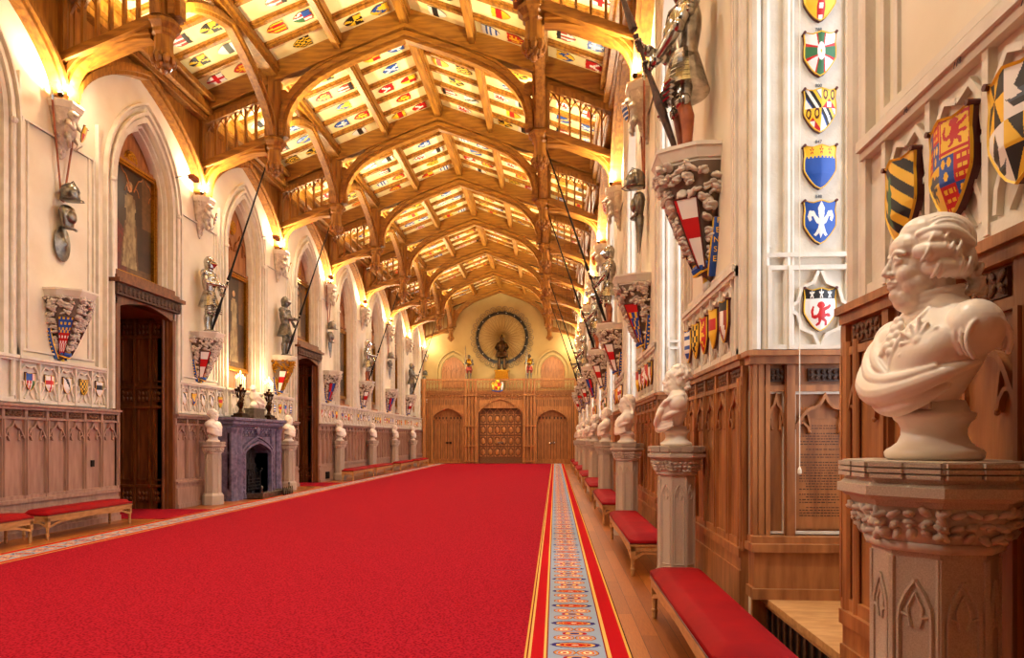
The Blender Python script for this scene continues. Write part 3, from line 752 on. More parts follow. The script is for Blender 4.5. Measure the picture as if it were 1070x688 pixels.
# ceiling shields, face down on the slope, tips pointing outwards
cmesh=[]
for k in DK:
    mb=shield_mb(DES[k][0],.33,.46,8,10,t=.012,bul=.012,rim=False,ears=False);me=mb.mesh('ceiling_shield_'+k)
    for m in TM:me.materials.append(m)
    cmesh.append((me,mb))
ang=math.atan(SL)
lst=[]
rs=random.Random(3)
SN={0:'upper',1:'middle',2:'lower'}
for b in range(2,9):
    y0,y1=YK[b],YK[b+1]
    for row in range(6):
        y=y0+(row+.5)*(y1-y0)/6
        for s in (-1,1):
            for strip,(a,bb) in enumerate(((.15,1.52),(1.74,3.04),(3.44,4.9))):
                par=(row+strip+(s>0))%2
                two = par if strip<2 else (row>0)
                pos=[a+(bb-a)*.27,a+(bb-a)*.73] if two else [a+(bb-a)*.5]
                for pi,p in enumerate(pos): lst.append((b,row,s,strip,y,p,pi if two else None))
lst.sort(key=lambda t:t[4])
def shmat(s,y,p):
    # tip outwards, face down
    q=p+.23
    z=cz(q)-.012
    up=Vector((-s*math.cos(ang),0,math.sin(ang)));  # from tip (outer) up the slope to the top
    nrm=Vector((-s*math.sin(ang),0,-math.cos(ang)))  # face direction (downwards) 
    X=up.cross(-nrm)*-1
    Mx=Matrix.Identity(4)
    yv=-nrm;xv=yv.cross(up)
    for r in range(3):
        Mx[r][0]=xv[r];Mx[r][1]=yv[r];Mx[r][2]=up[r]
    Mx.translation=Vector((CX+s*q,y,z));return Mx
stuff=MB();used=set()
for n,(b,row,s,strip,y,p,pi) in enumerate(lst):
    k=rs.randrange(len(DK));me,mb=cmesh[k]
    Mx=shmat(s,y,p)
    if n<300:
        o=bpy.data.objects.new('ceiling_shield',me);COL.objects.link(o);o.matrix_world=Mx
        lab='%s, %s bay, %s row, %s %s slope'%(DES[DK[k]][1],ORD[b-2],ORD[row],'left' if s<0 else 'right',SN[strip])
        if pi is not None: lab+=', inner one' if pi==0 else ', outer one'
        w=lab.split()
        if len(w)>16: lab=lab.replace(' shield','',1).replace('ceiling bay','bay')
        tag(o,lab,'shield','painted shields on the ceiling')
    else:
        for f,m in zip(mb.f,mb.m): stuff.f.append([i+len(stuff.v) for i in f]);stuff.m.append(m)
        stuff.v+=[tuple(Mx@Vector(v)) for v in mb.v]
o=stuff.build('ceiling_shield',TM);tag(o,'small painted shields on the ceiling panels at the far end of the hall','shield','painted shields on the ceiling','stuff')
# ------------------------------------------------------------------ wall shields
def onwall(side,y,out,z):   # a point on a wall: side -1 left, +1 right
    return ((XL+out) if side<0 else (XR-out),y,z)
RZ={-1:R90,1:-R90}
wmesh={}
for k in DK:
    me=shield_mb(DES[k][0],.25,.36,14,18).mesh('wall_shield_'+k)
    for m in TM:me.materials.append(m)
    wmesh[k]=me
def put_shield(me,loc,rz,label,group):
    o=bpy.data.objects.new('wall_shield',me);COL.objects.link(o);o.location=loc;o.rotation_euler=(0,0,rz);tag(o,label,'shield',group);return o
rs=random.Random(11)
firstl=['quart4','cross','blackbend','chequy','fess']
PN={2:'left pier before nearer doorway',3:'left pier before the fireplace',4:'left pier after the fireplace',5:'left pier past the second doorway',6:'fourth-from-end left pier',7:'third-from-end left pier',8:'second-from-end left pier',9:'last left pier by the gallery'}
for k in range(2,10):
    for j in range(5):
        d=firstl[j] if k==2 else DK[rs.randrange(len(DK))]
        put_shield(wmesh[d],onwall(-1,YK[k]+.1+(j-2)*.43,.05,2.40),R90,'%s, %s of five on %s'%(DES[d][1],ORD[j],PN[k]),'wall shields on the left tracery band').scale=(.82,.82,.82)
for n,i in enumerate((5,6,7,8)):
    c=(YK[i]+YK[i+1])/2
    for j in range(4):
        d=DK[rs.randrange(len(DK))]
        put_shield(wmesh[d],onwall(-1,c+(j-1.5)*.43,.05,2.36),R90,'%s, %s of four under %s far left portrait'%(DES[d][1],ORD[j],ORD[n]),'wall shields on the left tracery band').scale=(.82,.82,.82)
for n,k in enumerate((1,2,3,4,5)):
    for j in range(5):
        d=['barry','chequy','goldlion','goldfess','blackchief'][4-j] if k==1 else DK[rs.randrange(len(DK))]
        put_shield(wmesh[d],onwall(1,YP[k]-.09+(j-2)*.4,.05,2.44),-R90,'%s, %s of five on %s right pier past tablet'%(DES[d][1],ORD[j],ORD[n]),'wall shields on the right piers')
# the large detailed shields close to the camera
def d_near1(x,z):
    if abs(x+z*.0)<.0: return 'gold'
    if (x+.15)**2*6+(z-.6)**2*1.6<.18+.05*math.sin(z*30): return 'green'
    return 'black' if int((z+x*.35)*6.2+8)%2 else 'gold'
def royal(x,z,lx,lz,kind):
    if kind=='lions':
        for i in range(3):
            if abs(z-(.2+.3*i)*lz)<.07*lz and .12*lx<x<.88*lx and math.sin(x*40+i)>-.6: return 'gold'
        return 'red'
    if kind=='lilies':
        for a,b in ((.3,.75),(.7,.75),(.5,.3)):
            if abs(x-a*lx)<.13*lx*(1.3-abs(z-b*lz)/(.2*lz)) and abs(z-b*lz)<.17*lz: return 'gold'
        return 'blue' if lz<.5 else 'grey'
    return 'gold'
def d_near2(x,z):
    if x>0 and z>.68:
        if abs(x-.05)<.03 or abs(x-.93)<.03 or abs(z-1.1)<.02 or abs(z-.72)<.02: return 'red'
        return 'red' if inp(LION,(x-.5)/.75,(z-.74)/.36) else 'gold'
    if x<0 and z<=.6:
        return 'grey' if inp(LION,(x+.5)/.7,(z-.2)/.38) or int(z*12)%5==0 else 'gold'
    if x<0:
        X,Z=x+1,z-.6
        a=X>.5;b=Z>.29
        return royal(X%.5,Z%.29,.5,.29,'lilies' if a!=b else 'lions')
    a=x>.5;b=z>.34
    return royal(x%.5,z%.34,.5,.34,'lions' if a==b else 'lilies')
def d_near3(x,z):
    q=(x<0)==(z>.62)
    cx=-.5 if x<0 else .5;czz=.9 if z>.62 else .34
    if q:
        return 'gold' if int((math.atan2(z-czz,(x-cx)*.7)+PI)/(PI/4))%2 else 'black'
    if inp(SHIP,(x-cx)/.75,(z-czz+.24)/.5): return 'black' if not .1<(z-czz+.24)<.2 else 'grey'
    return 'white' if abs(x-cx)>.0 and z>.62 else 'gold' if (x-cx)**2+(z-czz-.17)**2<.002 else 'white'
def d_c1(x,z):
    if abs(x)<.28-.28*(z-.6)**2 and abs(x)<.1+.4*abs(z-.75): return 'red' if abs(x)>.13 or int(z*7)%2 else 'white'
    return 'gold' if int((math.atan2(z-.6,x)+PI)*8)%2 else 'gold'
def d_c2(x,z):
    r=math.hypot(x,(z-.62)*1.0)
    if r<.24:return 'white' if r>.05 else 'gold'
    a=min(abs(abs(x)-.0),9)
    if abs(x)<.16+.22*abs(z-.62)**1.2*1.6: return 'green' if abs(x)<.09+.18*abs(z-.62)*1.5 else 'red'
    if abs(z-.62)<.12+.16*abs(x)**1.5: return 'green' if abs(z-.62)<.07+.1*abs(x) else 'red'
    return 'white'
def d_c3(x,z):
    q=(x>0)==(z>.62);cx=.5 if x>0 else -.5;c0=.62 if z>.62 else .12
    X=x-cx;Z=z-c0
    if q:
        for s in (-.24,.24):
            d=math.hypot(X-s,Z-.36)
            if .08<d<.15:return 'brownred'
        if Z<.25-abs(X)*.55: return 'red' if not (abs(X)<.14 and .02<Z<.17) else 'white'
        return 'gold'
    t=(X*.8+Z)*6.5
    if abs(X*.75+Z-.3)<.34: return ['black','white','black','gold','blue'][int(t+20)%5]
    return 'white'
def d_c4(x,z):
    if z>.82+.025*(1 if int((x+1)*9)%2 else -1):
        for cx in (-.55,0,.55):
            if star(x-cx,z-1.0,.12): return 'gold' if math.hypot(x-cx,z-1.0)<.04 else 'red'
        return 'gold'
    return 'blue'
def d_c5(x,z): return 'white' if inp(FLEUR,x/1.45,(z-.14)/.98) else 'blue'
def d_c6(x,z):
    if z>.86:
        for cx in (-.55,0,.55):
            if star(x-cx,z-.99,.15,5): return 'white'
        return 'black'
    return 'red' if inp(LION,x/1.25,(z-.1)/.72) else 'white'
def bigshield(fn,w,h,loc,rz,label,group,bul=.04):
    mb=shield_mb(fn,w,h,84,100,t=.035,bul=bul);me=mb.mesh('wall_shield')
    for m in TM: me.materials.append(m)
    for p in me.polygons: p.use_smooth=False
    return put_shield(me,loc,rz,label,group)
bigshield(d_near1,.25,.36,onwall(1,3.03,.035,2.44),-R90,'black and gold barred shield with green patch, behind the big bust','wall shields beside the near bust')
bigshield(d_near2,.27,.37,onwall(1,2.66,.035,2.43),-R90,'royal quartered shield with red beast on gold, above the near bust','wall shields beside the near bust')
bigshield(d_near3,.28,.38,onwall(1,2.29,.035,2.42),-R90,'gold and black wedge shield with sailing ships, at the right edge','wall shields beside the near bust')
for fn,z,l in ((d_c1,4.86,'topmost shield of the column, gold with red cross and white beasts'),(d_c2,4.43,'green and red cross shield with four white corners and white disc'),(d_c3,3.99,'quartered shield with black bends, rings and red chevrons'),(d_c4,3.55,'blue shield with gold top and three red stars'),(d_c5,3.12,'blue shield with large silver lily, lowest of the upper column'),(d_c6,2.44,'white shield with red lion and black top with three roses')):
    bigshield(fn,.245,.335,(XR+.51,OR[0]+HR[0]-.03,z),0,l,'shields on the frontal stone panel',bul=.03)
def text(s,size,loc,rot,m,name='trim_200',parent=None,ext=.0008):
    cu=bpy.data.curves.new('t','FONT');cu.body=s;cu.size=size;cu.extrude=ext;cu.align_x='CENTER';cu.align_y='CENTER'
    o=bpy.data.objects.new('t',cu);COL.objects.link(o)
    dg=bpy.context.evaluated_depsgraph_get();dg.update();me=bpy.data.meshes.new_from_object(o.evaluated_get(dg));bpy.data.objects.remove(o)
    me.materials.clear();me.materials.append(m)
    q=bpy.data.objects.new(name,me);COL.objects.link(q);q.location=loc;q.rotation_euler=rot
    if parent: q.parent=parent
    return q
n=200
for y,s in ((2.25,'790'),(2.62,'778'),(2.99,'76')):
    tag(text(s,.035,onwall(1,y,.068,2.99),(R90,0,-R90),M['grey'],'trim_%d'%n),kind='structure');n+=1
for z,s in ((4.81,'788'),(4.37,'800'),(3.93,'847'),(3.5,'848')):
    tag(text(s,.035,(XR+.51,OR[0]+HR[0]-.034,z),(R90,0,0),M['grey'],'trim_%d'%n),kind='structure');n+=1
# ------------------------------------------------------------------ brackets
def halfoct(w,p,k=1): return [(-w*k,0),(-w*k,-p*.42*k),(-w*.52*k,-p*k),(w*.52*k,-p*k),(w*k,-p*.42*k),(w*k,0)]
def vl(a,b,t): return tuple(a[i]+(b[i]-a[i])*t for i in range(3))
def make_bracket(w=.4,p=.56,H=1.28,design='cross',gold=False,seed=1,strap=None):
    rr=random.Random(seed)
    root=empty('wall_bracket',(0,0,0))
    s=MB();s.hprism(halfoct(w*1.02,p*1.02),-.035,0);s.hprism(halfoct(w*.9,p*.92),-.13,-.035,sc=1.1);s.hprism(halfoct(w*.86,p*.88),-.16,-.13)
    s.build('slab',M['stone'],root)
    t=MB();t.hprism(halfoct(w*.84,p*.86),0,.03) if 0 else None
    # core tapering to a tip at the wall
    K=10;secs=[]
    for j in range(K+1):
        u=j/K;k=(1-u)**.85*.84+.04
        secs.append([(x*k,y*k-.0,-.16-u*(H-.16)) for x,y in halfoct(w,p)])
    vs=[q for sc in secs for q in sc];n=6
    fs=[(j*n+i,j*n+(i+1)%n,(j+1)*n+(i+1)%n,(j+1)*n+i) for j in range(K) for i in range(n)]+[tuple(range(K*n,K*n+n))]
    t.add(vs,fs)
    def S(m,u,q,off=0.0):
        # u down 0..1, q 0 front edge .. 1 wall edge on side m
        k=(1-u)**.85*.84+.04
        a=(m*w*.52*k,-p*k,0);b=(m*w*k,-p*.42*k,0);c=(m*w*k,0,0)
        if q<.5: P=vl(a,b,q*2);nx,ny=m*.8,-.6
        else: P=vl(b,c,q*2-1);nx,ny=m,0
        return (P[0]+nx*off,P[1]+ny*off,-.16-u*(H-.16))
    def Fr(u,q,off):
        k=(1-u)**.85*.84+.04;return (w*.52*k*(q*2-1),-p*k-off,-.16-u*(H-.16))
    for i in range(300):
        u=rr.random()**1.1*.78;sd=rr.choice((-1,1,0));qq=rr.random()
        if sd and .27<u and qq<.5: continue
        if sd and .38<u and qq>.74: continue
        c=Fr(u,qq,.035) if sd==0 else S(sd,u,qq,.035)
        e=Vector((rr.uniform(-1,1),rr.uniform(-1,1),rr.uniform(-1,1)))
        q=e.to_track_quat('Z','Y')
        r=rr.uniform(.035,.06);t.ell(c,(r,r*.45,r*1.2),9,rot=q,mi=1)
        t.ell((c[0]+rr.uniform(-.02,.02),c[1]-.03,c[2]+rr.uniform(-.03,.03)),r*.45,6,mi=1)
    for i in range(10):
        u=.97+.03*i/10
    t.ell((0,-.05,-H-.0),(.05,.05,.08),8,mi=1)
    t.build('carving',[M['gapshade'],M['gilt' if gold else 'carve']],root,smooth=True)
    # heraldic banner on each flank
    D={'cross':lambda a,b:'red' if a<.12 or abs(b-.42)<.13 else 'white',
       'blue':lambda a,b:('red' if a<.15 or b<.18 else ('gold' if (int(a*6)+int(b*9))%3==0 else 'blue')),
       'royal':lambda a,b:('blue' if b<.4 else 'red') if math.sin(a*22)*math.sin(b*26)<.35 else ('gold' if b<.4 else 'white'),
       'redblue':lambda a,b:'blue' if (a<.5)==(b<.5) else 'red'}[design]
    bn=MB();G=14
    for m in (-1,1):
        V=[];
        for j in range(G+1):
            for i in range(G+1):
                V.append(S(m,.29+.56*j/G,.46*(i/G),.07))
        F=[];Mi=[]
        for j in range(G):
            for i in range(G):
                a=j*(G+1)+i;F.append((a,a+1,a+G+2,a+G+1) if m>0 else (a+1,a,a+G+1,a+G+2));Mi.append(TI[D((i+.5)/G,(j+.5)/G)])
        o=len(bn.v);bn.v+=V
        for f,mi in zip(F,Mi): bn.f.append([o+x for x in f]);bn.m.append(mi)
        for e in ([S(m,.29+.56*j/G,0,.07) for j in range(G+1)],[S(m,.29+.56*j/G,.46,.07) for j in range(G+1)],[S(m,.29,.46*i/G,.07) for i in range(G+1)],[S(m,.85,.46*i/G,.07) for i in range(G+1)]):
            bn.tube(e,.008,6,TI['brownred'])
        # garter strap
        st=[S(m,.46+.46*j/8,.98-.3*(j/8)**1.5,.05+.03*math.sin(PI*j/8)) for j in range(9)]
        bn.tube(st,.05,6,TI['blue'],sq=(1,.5))
        for d in (-.045,.045): bn.tube([(x,y+d*.9,z) for x,y,z in st],.011,6,TI['gold'])
        for j in range(1,8): bn.ell((st[j][0]+m*.032,st[j][1],st[j][2]),(.012,.02,.014),5,mi=TI['gold']) if not strap else None
    kk=.1
    bn.tube([(-.11,-.02,-H*.82),(-.09,-.12,-H*.86),(0,-.16,-H*.88),(.09,-.12,-H*.86),(.11,-.02,-H*.82)],.045,8,TI['blue'],sq=(1,1))
    for dz in (-.05,.045): bn.tube([(-.12,-.02,-H*.82+dz),(-.1,-.13,-H*.86+dz),(0,-.18,-H*.88+dz),(.1,-.13,-H*.86+dz),(.12,-.02,-H*.82+dz)],.012,6,TI['gold'])
    bn.ell((0,-.06,-H+.03),(.035,.035,.09),8,mi=TI['gold'])
    b=bn.build('heraldic_banner',TM,root)
    if strap:
        for i,ch in enumerate(strap):
            P=S(1,.5+.075*i,.96-.3*((.04+.075*i)/.46)**1.5,.115)
            text(ch,.075,P,(R90,0,R90),M['gold'],'letter',root,.002)
    return root
BR={'cross':make_bracket(seed=1),'royal':make_bracket(design='royal',seed=2),'blue':make_bracket(design='blue',seed=3),'gilt':make_bracket(gold=True,seed=4),'redblue':make_bracket(design='redblue',seed=5),'near':make_bracket(seed=6,strap='PENSE')}  # the gilt bracket holds the warm glow near the fireplace in its colour
for o in BR.values():cache(o)
usedb=set()
def put(proto,side,y,out,z,label,cat,group=None,dz=0):
    key=proto.name
    loc=onwall(side,y,out,z)
    if key in usedb: o=copy_tree(proto,loc=loc,rz=RZ[side]+dz)
    else:
        usedb.add(key);o=proto;o.location=loc;o.rotation_euler=(0,0,RZ[side]+dz)
    tag(o,label,cat,group);return o
BG='carved heraldic wall brackets'
for k,d,l in ((2,'royal','carved bracket with blue and red royal arms, empty-topped, nearest on the left wall'),
              (3,'cross','carved bracket with red cross banner under the armour left of the fireplace'),
              (4,'gilt','carved bracket with warm glow painted gold, under the armour right of the fireplace'),
              (5,'redblue','carved bracket with red and blue banner, just past the second left doorway'),
              (6,'cross','carved bracket under the third suit of armour on the left wall'),
              (7,'redblue','carved bracket between the third and fourth left suits of armour'),
              (8,'cross','carved bracket under the farthest suit of armour on the left'),
              (9,'blue','last carved bracket on the left wall beside the gallery')):
    put(BR[d],-1,YK[k],0,4.2,l,'bracket',BG)
put(BR['near'],1,6.85,0,4.38,'largest carved bracket with red cross banner and blue lettered strap, upper right','bracket',BG)
for k,d,l in ((2,'blue','carved bracket with blue banner below hanging helmet trophy, second on the right wall'),(3,'cross','carved bracket under the second suit of armour on the right wall'),(4,'cross','carved bracket under the third suit of armour on the right wall'),
              (5,'redblue','fifth carved bracket along the right wall'),(6,'cross','sixth carved bracket along the right wall'),(7,'blue','seventh carved bracket along the right wall'),(8,'cross','eighth carved bracket along the right wall')):
    put(BR[d],1,YK[k],0,4.3,l,'bracket',BG)
# ------------------------------------------------------------------ truss corbels
def make_corbel(col,seed):
    rr=random.Random(seed);root=empty('roof_corbel',(0,0,0));w,p,H=.3,.36,.95
    s=MB();s.hprism(halfoct(w,p),-.04,0);s.hprism(halfoct(w*.9,p*.9),-.12,-.04,sc=1.1);s.build('slab',M['stone'],root)
    t=MB();K=5;n=6;vs=[]
    for j in range(K+1):
        u=j/K;k=.8*(1-u)**.8+.05;vs+=[(x*k,y*k,-.12-u*(H-.12)) for x,y in halfoct(w,p)]
    t.add(vs,[(j*n+i,j*n+(i+1)%n,(j+1)*n+(i+1)%n,(j+1)*n+i) for j in range(K) for i in range(n)])
    # crouching beast: body, head, limbs
    t.ell((0,-.2,-.42),(.12,.1,.2),10);t.ell((-.08,-.3,-.22),(.075,.09,.08),10);t.ell((-.1,-.39,-.25),(.035,.05,.035),8)
    for sx in (-1,1):
        t.tube([(sx*.1,-.24,-.32),(sx*.17,-.32,-.42),(sx*.1,-.36,-.5)],[.05,.04,.03],7);t.tube([(sx*.08,-.22,-.56),(sx*.14,-.28,-.66),(sx*.06,-.24,-.78)],[.06,.045,.03],7)
        t.ell((sx*.05-.08,-.28,-.14),(.02,.02,.04),6)
    for i in range(40):
        u=rr.random();k=.8*(1-u)**.8+.06;a=rr.uniform(-1,1);t.ell((a*w*k,-p*k*(1-.5*abs(a)),-.12-u*(H-.12)),(rr.uniform(.02,.045),.03,rr.uniform(.03,.06)),6)
    t.build('carved_beast',M['carve'],root,smooth=True)
    sh=shield_mb(DES[col][0],.2,.28,10,12,t=.02,bul=.02);b=sh.build('small_shield',TM,root,loc=(.08,-.33,-.62));b.rotation_euler=(.25,0,.4)
    return root
CB=[make_corbel('greybend' if 0 else 'barry',1),make_corbel('redlion',2),make_corbel('quarter',3)]
for o in CB:cache(o)
CG='carved corbels under the roof trusses'
for k in range(2,10):
    put(CB[(k)%3],-1,YK[k],0,7.5,'white carved beast corbel under the roof, %s along the left wall'%ORD[k-2],'corbel',CG)
for k in range(1,9):
    put(CB[(k+1)%3],1,YK[k],0,7.5,'white carved beast corbel under the roof, %s along the right wall'%ORD[k-1],'corbel',CG)
# ------------------------------------------------------------------ armour
def hand(mb,c,ax,n=5,r=.013):
    # gauntlet fingers curled round a shaft through c along axis ax
    ax=Vector(ax).normalized();c=Vector(c);u=ax.cross(Vector((1,0,0))).normalized();v=ax.cross(u)
    for i in range(4):
        b=c+ax*(.036-.024*i);L=[1,1.1,1.05,.85][i];pts=[]
        for j in range(6):
            a=-.6+j*.85*L;pts.append(b+(u*math.cos(a)+v*math.sin(a))*.034)
        mb.tube(pts,[r,r,r*.95,r*.9,r*.85,r*.75],7)
    pts=[c+ax*.05+(u*math.cos(a)+v*math.sin(a))*.034 for a in (-.8,-1.4,-2.1,-2.8)]
    mb.tube(pts,[r*1.2,r*1.1,r,r*.85],7)
def make_armour(boots,metal,variant=0):
    root=empty('suit_of_armour',(0,0,0));mm=M[metal];lm=M['leather'] if boots else mm
    for s in (-1,1):
        mb=MB()
        mb.tube([(s*.1,0,.95),(s*.115,-.02,.75),(s*.12,-.035,.56),(s*.12,-.035,.5)],[.1,.098,.075,.07],12)
        mb.ell((s*.12,-.05,.5),(.075,.08,.075),12);mb.ell((s*.19,-.03,.5),(.015,.05,.06),8)
        kl=mb.build('cuisse',mm,root,smooth=True)
        mb=MB()
        mb.tube([(s*.12,-.03,.47),(s*.125,.0,.35),(s*.125,.005,.22),(s*.125,.0,.1),(s*.125,-.0,.04)],[.068,.072,.055,.045,.05],12)
        mb.ell((s*.13,-.08,.035),(.048,.13,.04),10);mb.ell((s*.13,.03,.03),(.045,.05,.035),8)
        for i in range(4): mb.tube([(s*.13+a*.045,-.06-.035*i,.05-abs(a)*.03) for a in (-1,-.5,0,.5,1)],.008,5)
        mb.build('boot' if boots else 'greave',lm,root,smooth=True)
    mb=MB();pr=[]
    for i in range(7):
        z=1.02-i*.055;r=.165+.019*i;pr+=[(r-.004,z),(r+.016,z-.05)]
    mb.lathe([(a,b) for a,b in pr][::-1],20,sy=.82)
    for s in (-1,1):
        for i in range(4): mb.tube([(s*.16+dx,-.2+abs(dx)*.5-i*.006,.66-i*.055) for dx in (-.09,-.04,0,.04,.09)],.03,6,sq=(1,.4))
    mb.build('tassets',mm,root,smooth=False)
    mb=MB();mb.lathe([(.14,.98),(.15,1.03),(.175,1.12),(.205,1.25),(.21,1.36),(.185,1.45),(.12,1.51),(.075,1.53)],24,sy=.78)
    mb.ell((0,-.08,1.25),(.14,.12,.17),14);mb.tube([(-.15,-.1,1.43),(0,-.15,1.45),(.15,-.1,1.43)],.014,6);mb.tube([(0,-.2,1.05),(0,-.205,1.25),(0,-.16,1.43)],.008,6)
    mb.lathe([(.09,1.5),(.075,1.56),(.085,1.6)],14);mb.build('cuirass',mm,root,smooth=True)
    L0=Vector((-.02,-.06,.02));Ld=Vector((0,-.34,1)).normalized()
    for s,zh in ((-1,1.12),(1,.9)):
        hd=L0+Ld*(zh/Ld.z);sh=Vector((s*.235,0,1.42));el=Vector((s*.33,-.12,1.17 if s<0 else 1.12))
        mb=MB();mb.ell(sh,(.095,.105,.1),12);
        for i in range(3): mb.ell(sh+Vector((s*.02*(i+1),-.01*i,-.05*(i+1))),(.075-.008*i,.08-.008*i,.035),10)
        mb.build('pauldron',mm,root,smooth=True)
        mb=MB();mb.tube([sh,sh.lerp(el,.5),el],[.066,.06,.05],12);mb.ell(el,(.062,.062,.062),10)
        wr=hd+Vector((s*.05,.05,.0));mb.tube([el,el.lerp(wr,.35),el.lerp(wr,.8),wr],[.05,.058,.04,.036],12)
        mb.build('vambrace',mm,root,smooth=True)
        mb=MB();mb.tube([wr-(wr-el).normalized()*.09,wr],[.06,.042],12);mb.ell(hd+Vector((s*.035,.03,0)),(.035,.04,.05),10);hand(mb,hd,Ld)
        mb.build('gauntlet',mm,root,smooth=True)
    mb=MB();zc=1.7
    mb.lathe([(.085,1.56),(.1,1.6),(.108,1.68),(.115,1.74),(.105,1.8),(.075,1.85),(.03,1.875)],20,sy=1.15)
    mb.tube([(0,-.1,1.79),(0,-.03,1.885),(0,.06,1.87),(0,.125,1.76)],[.01,.014,.014,.01],6)
    h=mb.build('helmet',mm,root,smooth=True)
    mb=MB()
    mb.add([(-.1,-.05,1.76),(0,-.15,1.755),(.1,-.05,1.76),(-.1,-.06,1.7),(0,-.215,1.68),(.1,-.06,1.7),(-.09,-.04,1.6),(0,-.13,1.585),(.09,-.04,1.6)],[(0,3,4,1),(1,4,5,2),(3,6,7,4),(4,7,8,5)])
    for s in (-1,1): mb.tube([(s*.015,-.17,1.728),(s*.09,-.075,1.735)],.006,5,1)
    for s in (-1,1): mb.ell((s*.108,0,1.72),(.015,.022,.022),8)
    mb.build('visor',[mm,M['iron']],h)
    return root
def make_lance(col):
    mb=MB();L0=Vector((-.02,-.06,.02));d=Vector((0,-.34,1)).normalized()
    def p(t): return tuple(L0+d*t)
    mb.tube([p(0),p(.5),p(.56),p(.75),p(.9)],[.022,.045,.05,.03,.024],10);mb.tube([p(.9),p(1.25),p(1.3)],[.022,.022,.03],10)
    mb.tube([p(1.34),p(1.36),p(1.6)],[.024,.045,.028],12);mb.tube([p(1.6),p(3.3),p(4.5)],[.026,.021,.015],8);mb.tube([p(4.5),p(4.65)],[.025,.003],8,1)
    return mb.mesh('lance')
AR={'s':make_armour(False,'steel'),'d':make_armour(False,'darksteel'),'b':make_armour(True,'steel')}
for o in AR.values():cache(o)
lme=make_lance(0);lme.materials.append(M['iron']);lme.materials.append(M['steel'])
lme2=lme.copy();lme2.materials[0]=M['darkoak']
AG='suits of armour on brackets'
for side,k,v,l in ((-1,3,'s','bright steel suit of armour on the bracket left of the fireplace portrait'),(-1,4,'d','dark steel suit of armour on the golden bracket right of the fireplace'),(-1,6,'b','suit of armour with tan boots, third on the left wall'),(-1,8,'d','farthest suit of armour on the left wall'),
                 (1,1,'b','large polished suit of armour with tan leather boots, top right'),(1,3,'b','second suit of armour along the right wall, tan boots'),(1,4,'b','third suit of armour along the right wall'),(1,6,'s','fourth suit of armour along the right wall'),(1,7,'s','fifth suit of armour along the right wall')):
    z=4.2 if side<0 else (4.38 if k==1 else 4.3)
    y=YK[k]
    put(AR[v],side,y,.27,z,l,'suit of armour',AG)
    o=mk('lance',lme2 if (side,k)==(1,1) else lme,None,None,onwall(side,y,.27,z),RZ[side])
    tag(o,'long tapering lance held by the '+l.replace('suit of armour','armour').replace(' steel','').replace(', ',' '),'lance','jousting lances')
# ------------------------------------------------------------------ trophies of arms
def pike(mb,a,b):
    mb.tube([a,b],.018,6,0)
    d=(Vector(a)-Vector(b)).normalized();mb.tube([Vector(a),Vector(a)+d*.08,Vector(a)+d*.3],[.015,.035,.002],6,1)
pm=[]
for s in (-1,1):
    mb=MB();pike(mb,(s*.3,-.08,2.55),(s*.02,-.04,.9));me=mb.mesh('pike');me.materials.append(M['leather']);me.materials.append(M['steel']);pm.append(me)
hm=MB();hm.lathe([(.13,-.14),(.15,-.13),(.14,-.02),(.15,.02),(.12,.1),(.06,.16),(.01,.18)],18,sy=1.1);hm.tube([(-.17,0,-.12),(-.12,-.17,-.14),(0,-.23,-.15),(.12,-.17,-.14),(.17,0,-.12)],.02,6,sq=(1,.4));hm.tube([(0,-.17,.0),(0,-.06,.2),(0,.12,.1)],.012,6)
for i in range(5): hm.ell((-.1+.05*i,-.15+.02*abs(i-2),-.06),.008,5)
hme=hm.mesh('helmet',True);hme.materials.append(M['darksteel'])
bp_=MB();bp_.lathe([(.1,-.2),(.12,-.17),(.16,-.02),(.18,.08),(.14,.17),(.08,.2)],20,sy=.6);bp_.ell((0,-.06,0),(.12,.09,.13),12);bp_.tube([(-.14,-.06,-.2),(0,-.13,-.22),(.14,-.06,-.2)],.025,6)
bme=bp_.mesh('breastplate',True);bme.materials.append(M['darksteel'])
ds=MB();ds.lathe([(.0,-.09),(.02,-.085),(.04,-.06),(.13,-.035),(.22,-.005),(.235,0),(.22,.01),(0,.01)],24,sy=1);ds.v=[(x*.85,z,y*1.35) for x,y,z in ds.v]
dme=ds.mesh('round_shield',True);dme.materials.append(M['darksteel'])
ts=MB();ts.lathe([(.13,.2),(.14,.17),(.12,.05),(.09,-.06),(.045,-.25),(.01,-.42)][::-1],6,sy=.5);ts.tube([(0,-.08,.2),(0,-.03,-.4)],.012,6)
tme=ts.mesh('pointed_plate');tme.materials.append(M['darksteel'])
TG='trophies of arms on the piers'
for side,k in ((-1,2),(-1,5),(-1,7),(-1,9),(1,2),(1,5)):
    y=YK[k];rz=RZ[side];w='%s wall, pier %s'%('left' if side<0 else 'right',{(-1,2):'before the nearer doorway',(-1,5):'past the second doorway',(-1,7):'between the far armours',(-1,9):'beside the gallery',(1,2):'beyond the big armour',(1,5):'beyond three armours'}[(side,k)])
    if True:
        for me,ss in zip(pm,('near','far')):
            tag(mk('pike',me,None,None,onwall(side,y,.02,4.9),rz),'%s one of crossed pikes, %s'%(ss,w),'pike','crossed pikes')
    tag(mk('helmet',hme,None,None,onwall(side,y,.2,5.95),rz),'hanging steel helmet, %s'%w,'helmet',TG)
    tag(mk('breastplate',bme,None,None,onwall(side,y,.15,5.52),rz),'hanging steel breastplate, %s'%w,'armour',TG)
    if (side,k)==(-1,2): tag(mk('round_shield',dme,None,None,onwall(side,y,.06,5.05),rz),'dark oval steel shield hanging lowest, %s'%w,'shield',TG)
    else: tag(mk('pointed_plate',tme,None,None,onwall(side,y,.13,5.12),rz),'pointed steel plate hanging lowest, %s'%w,'armour',TG)
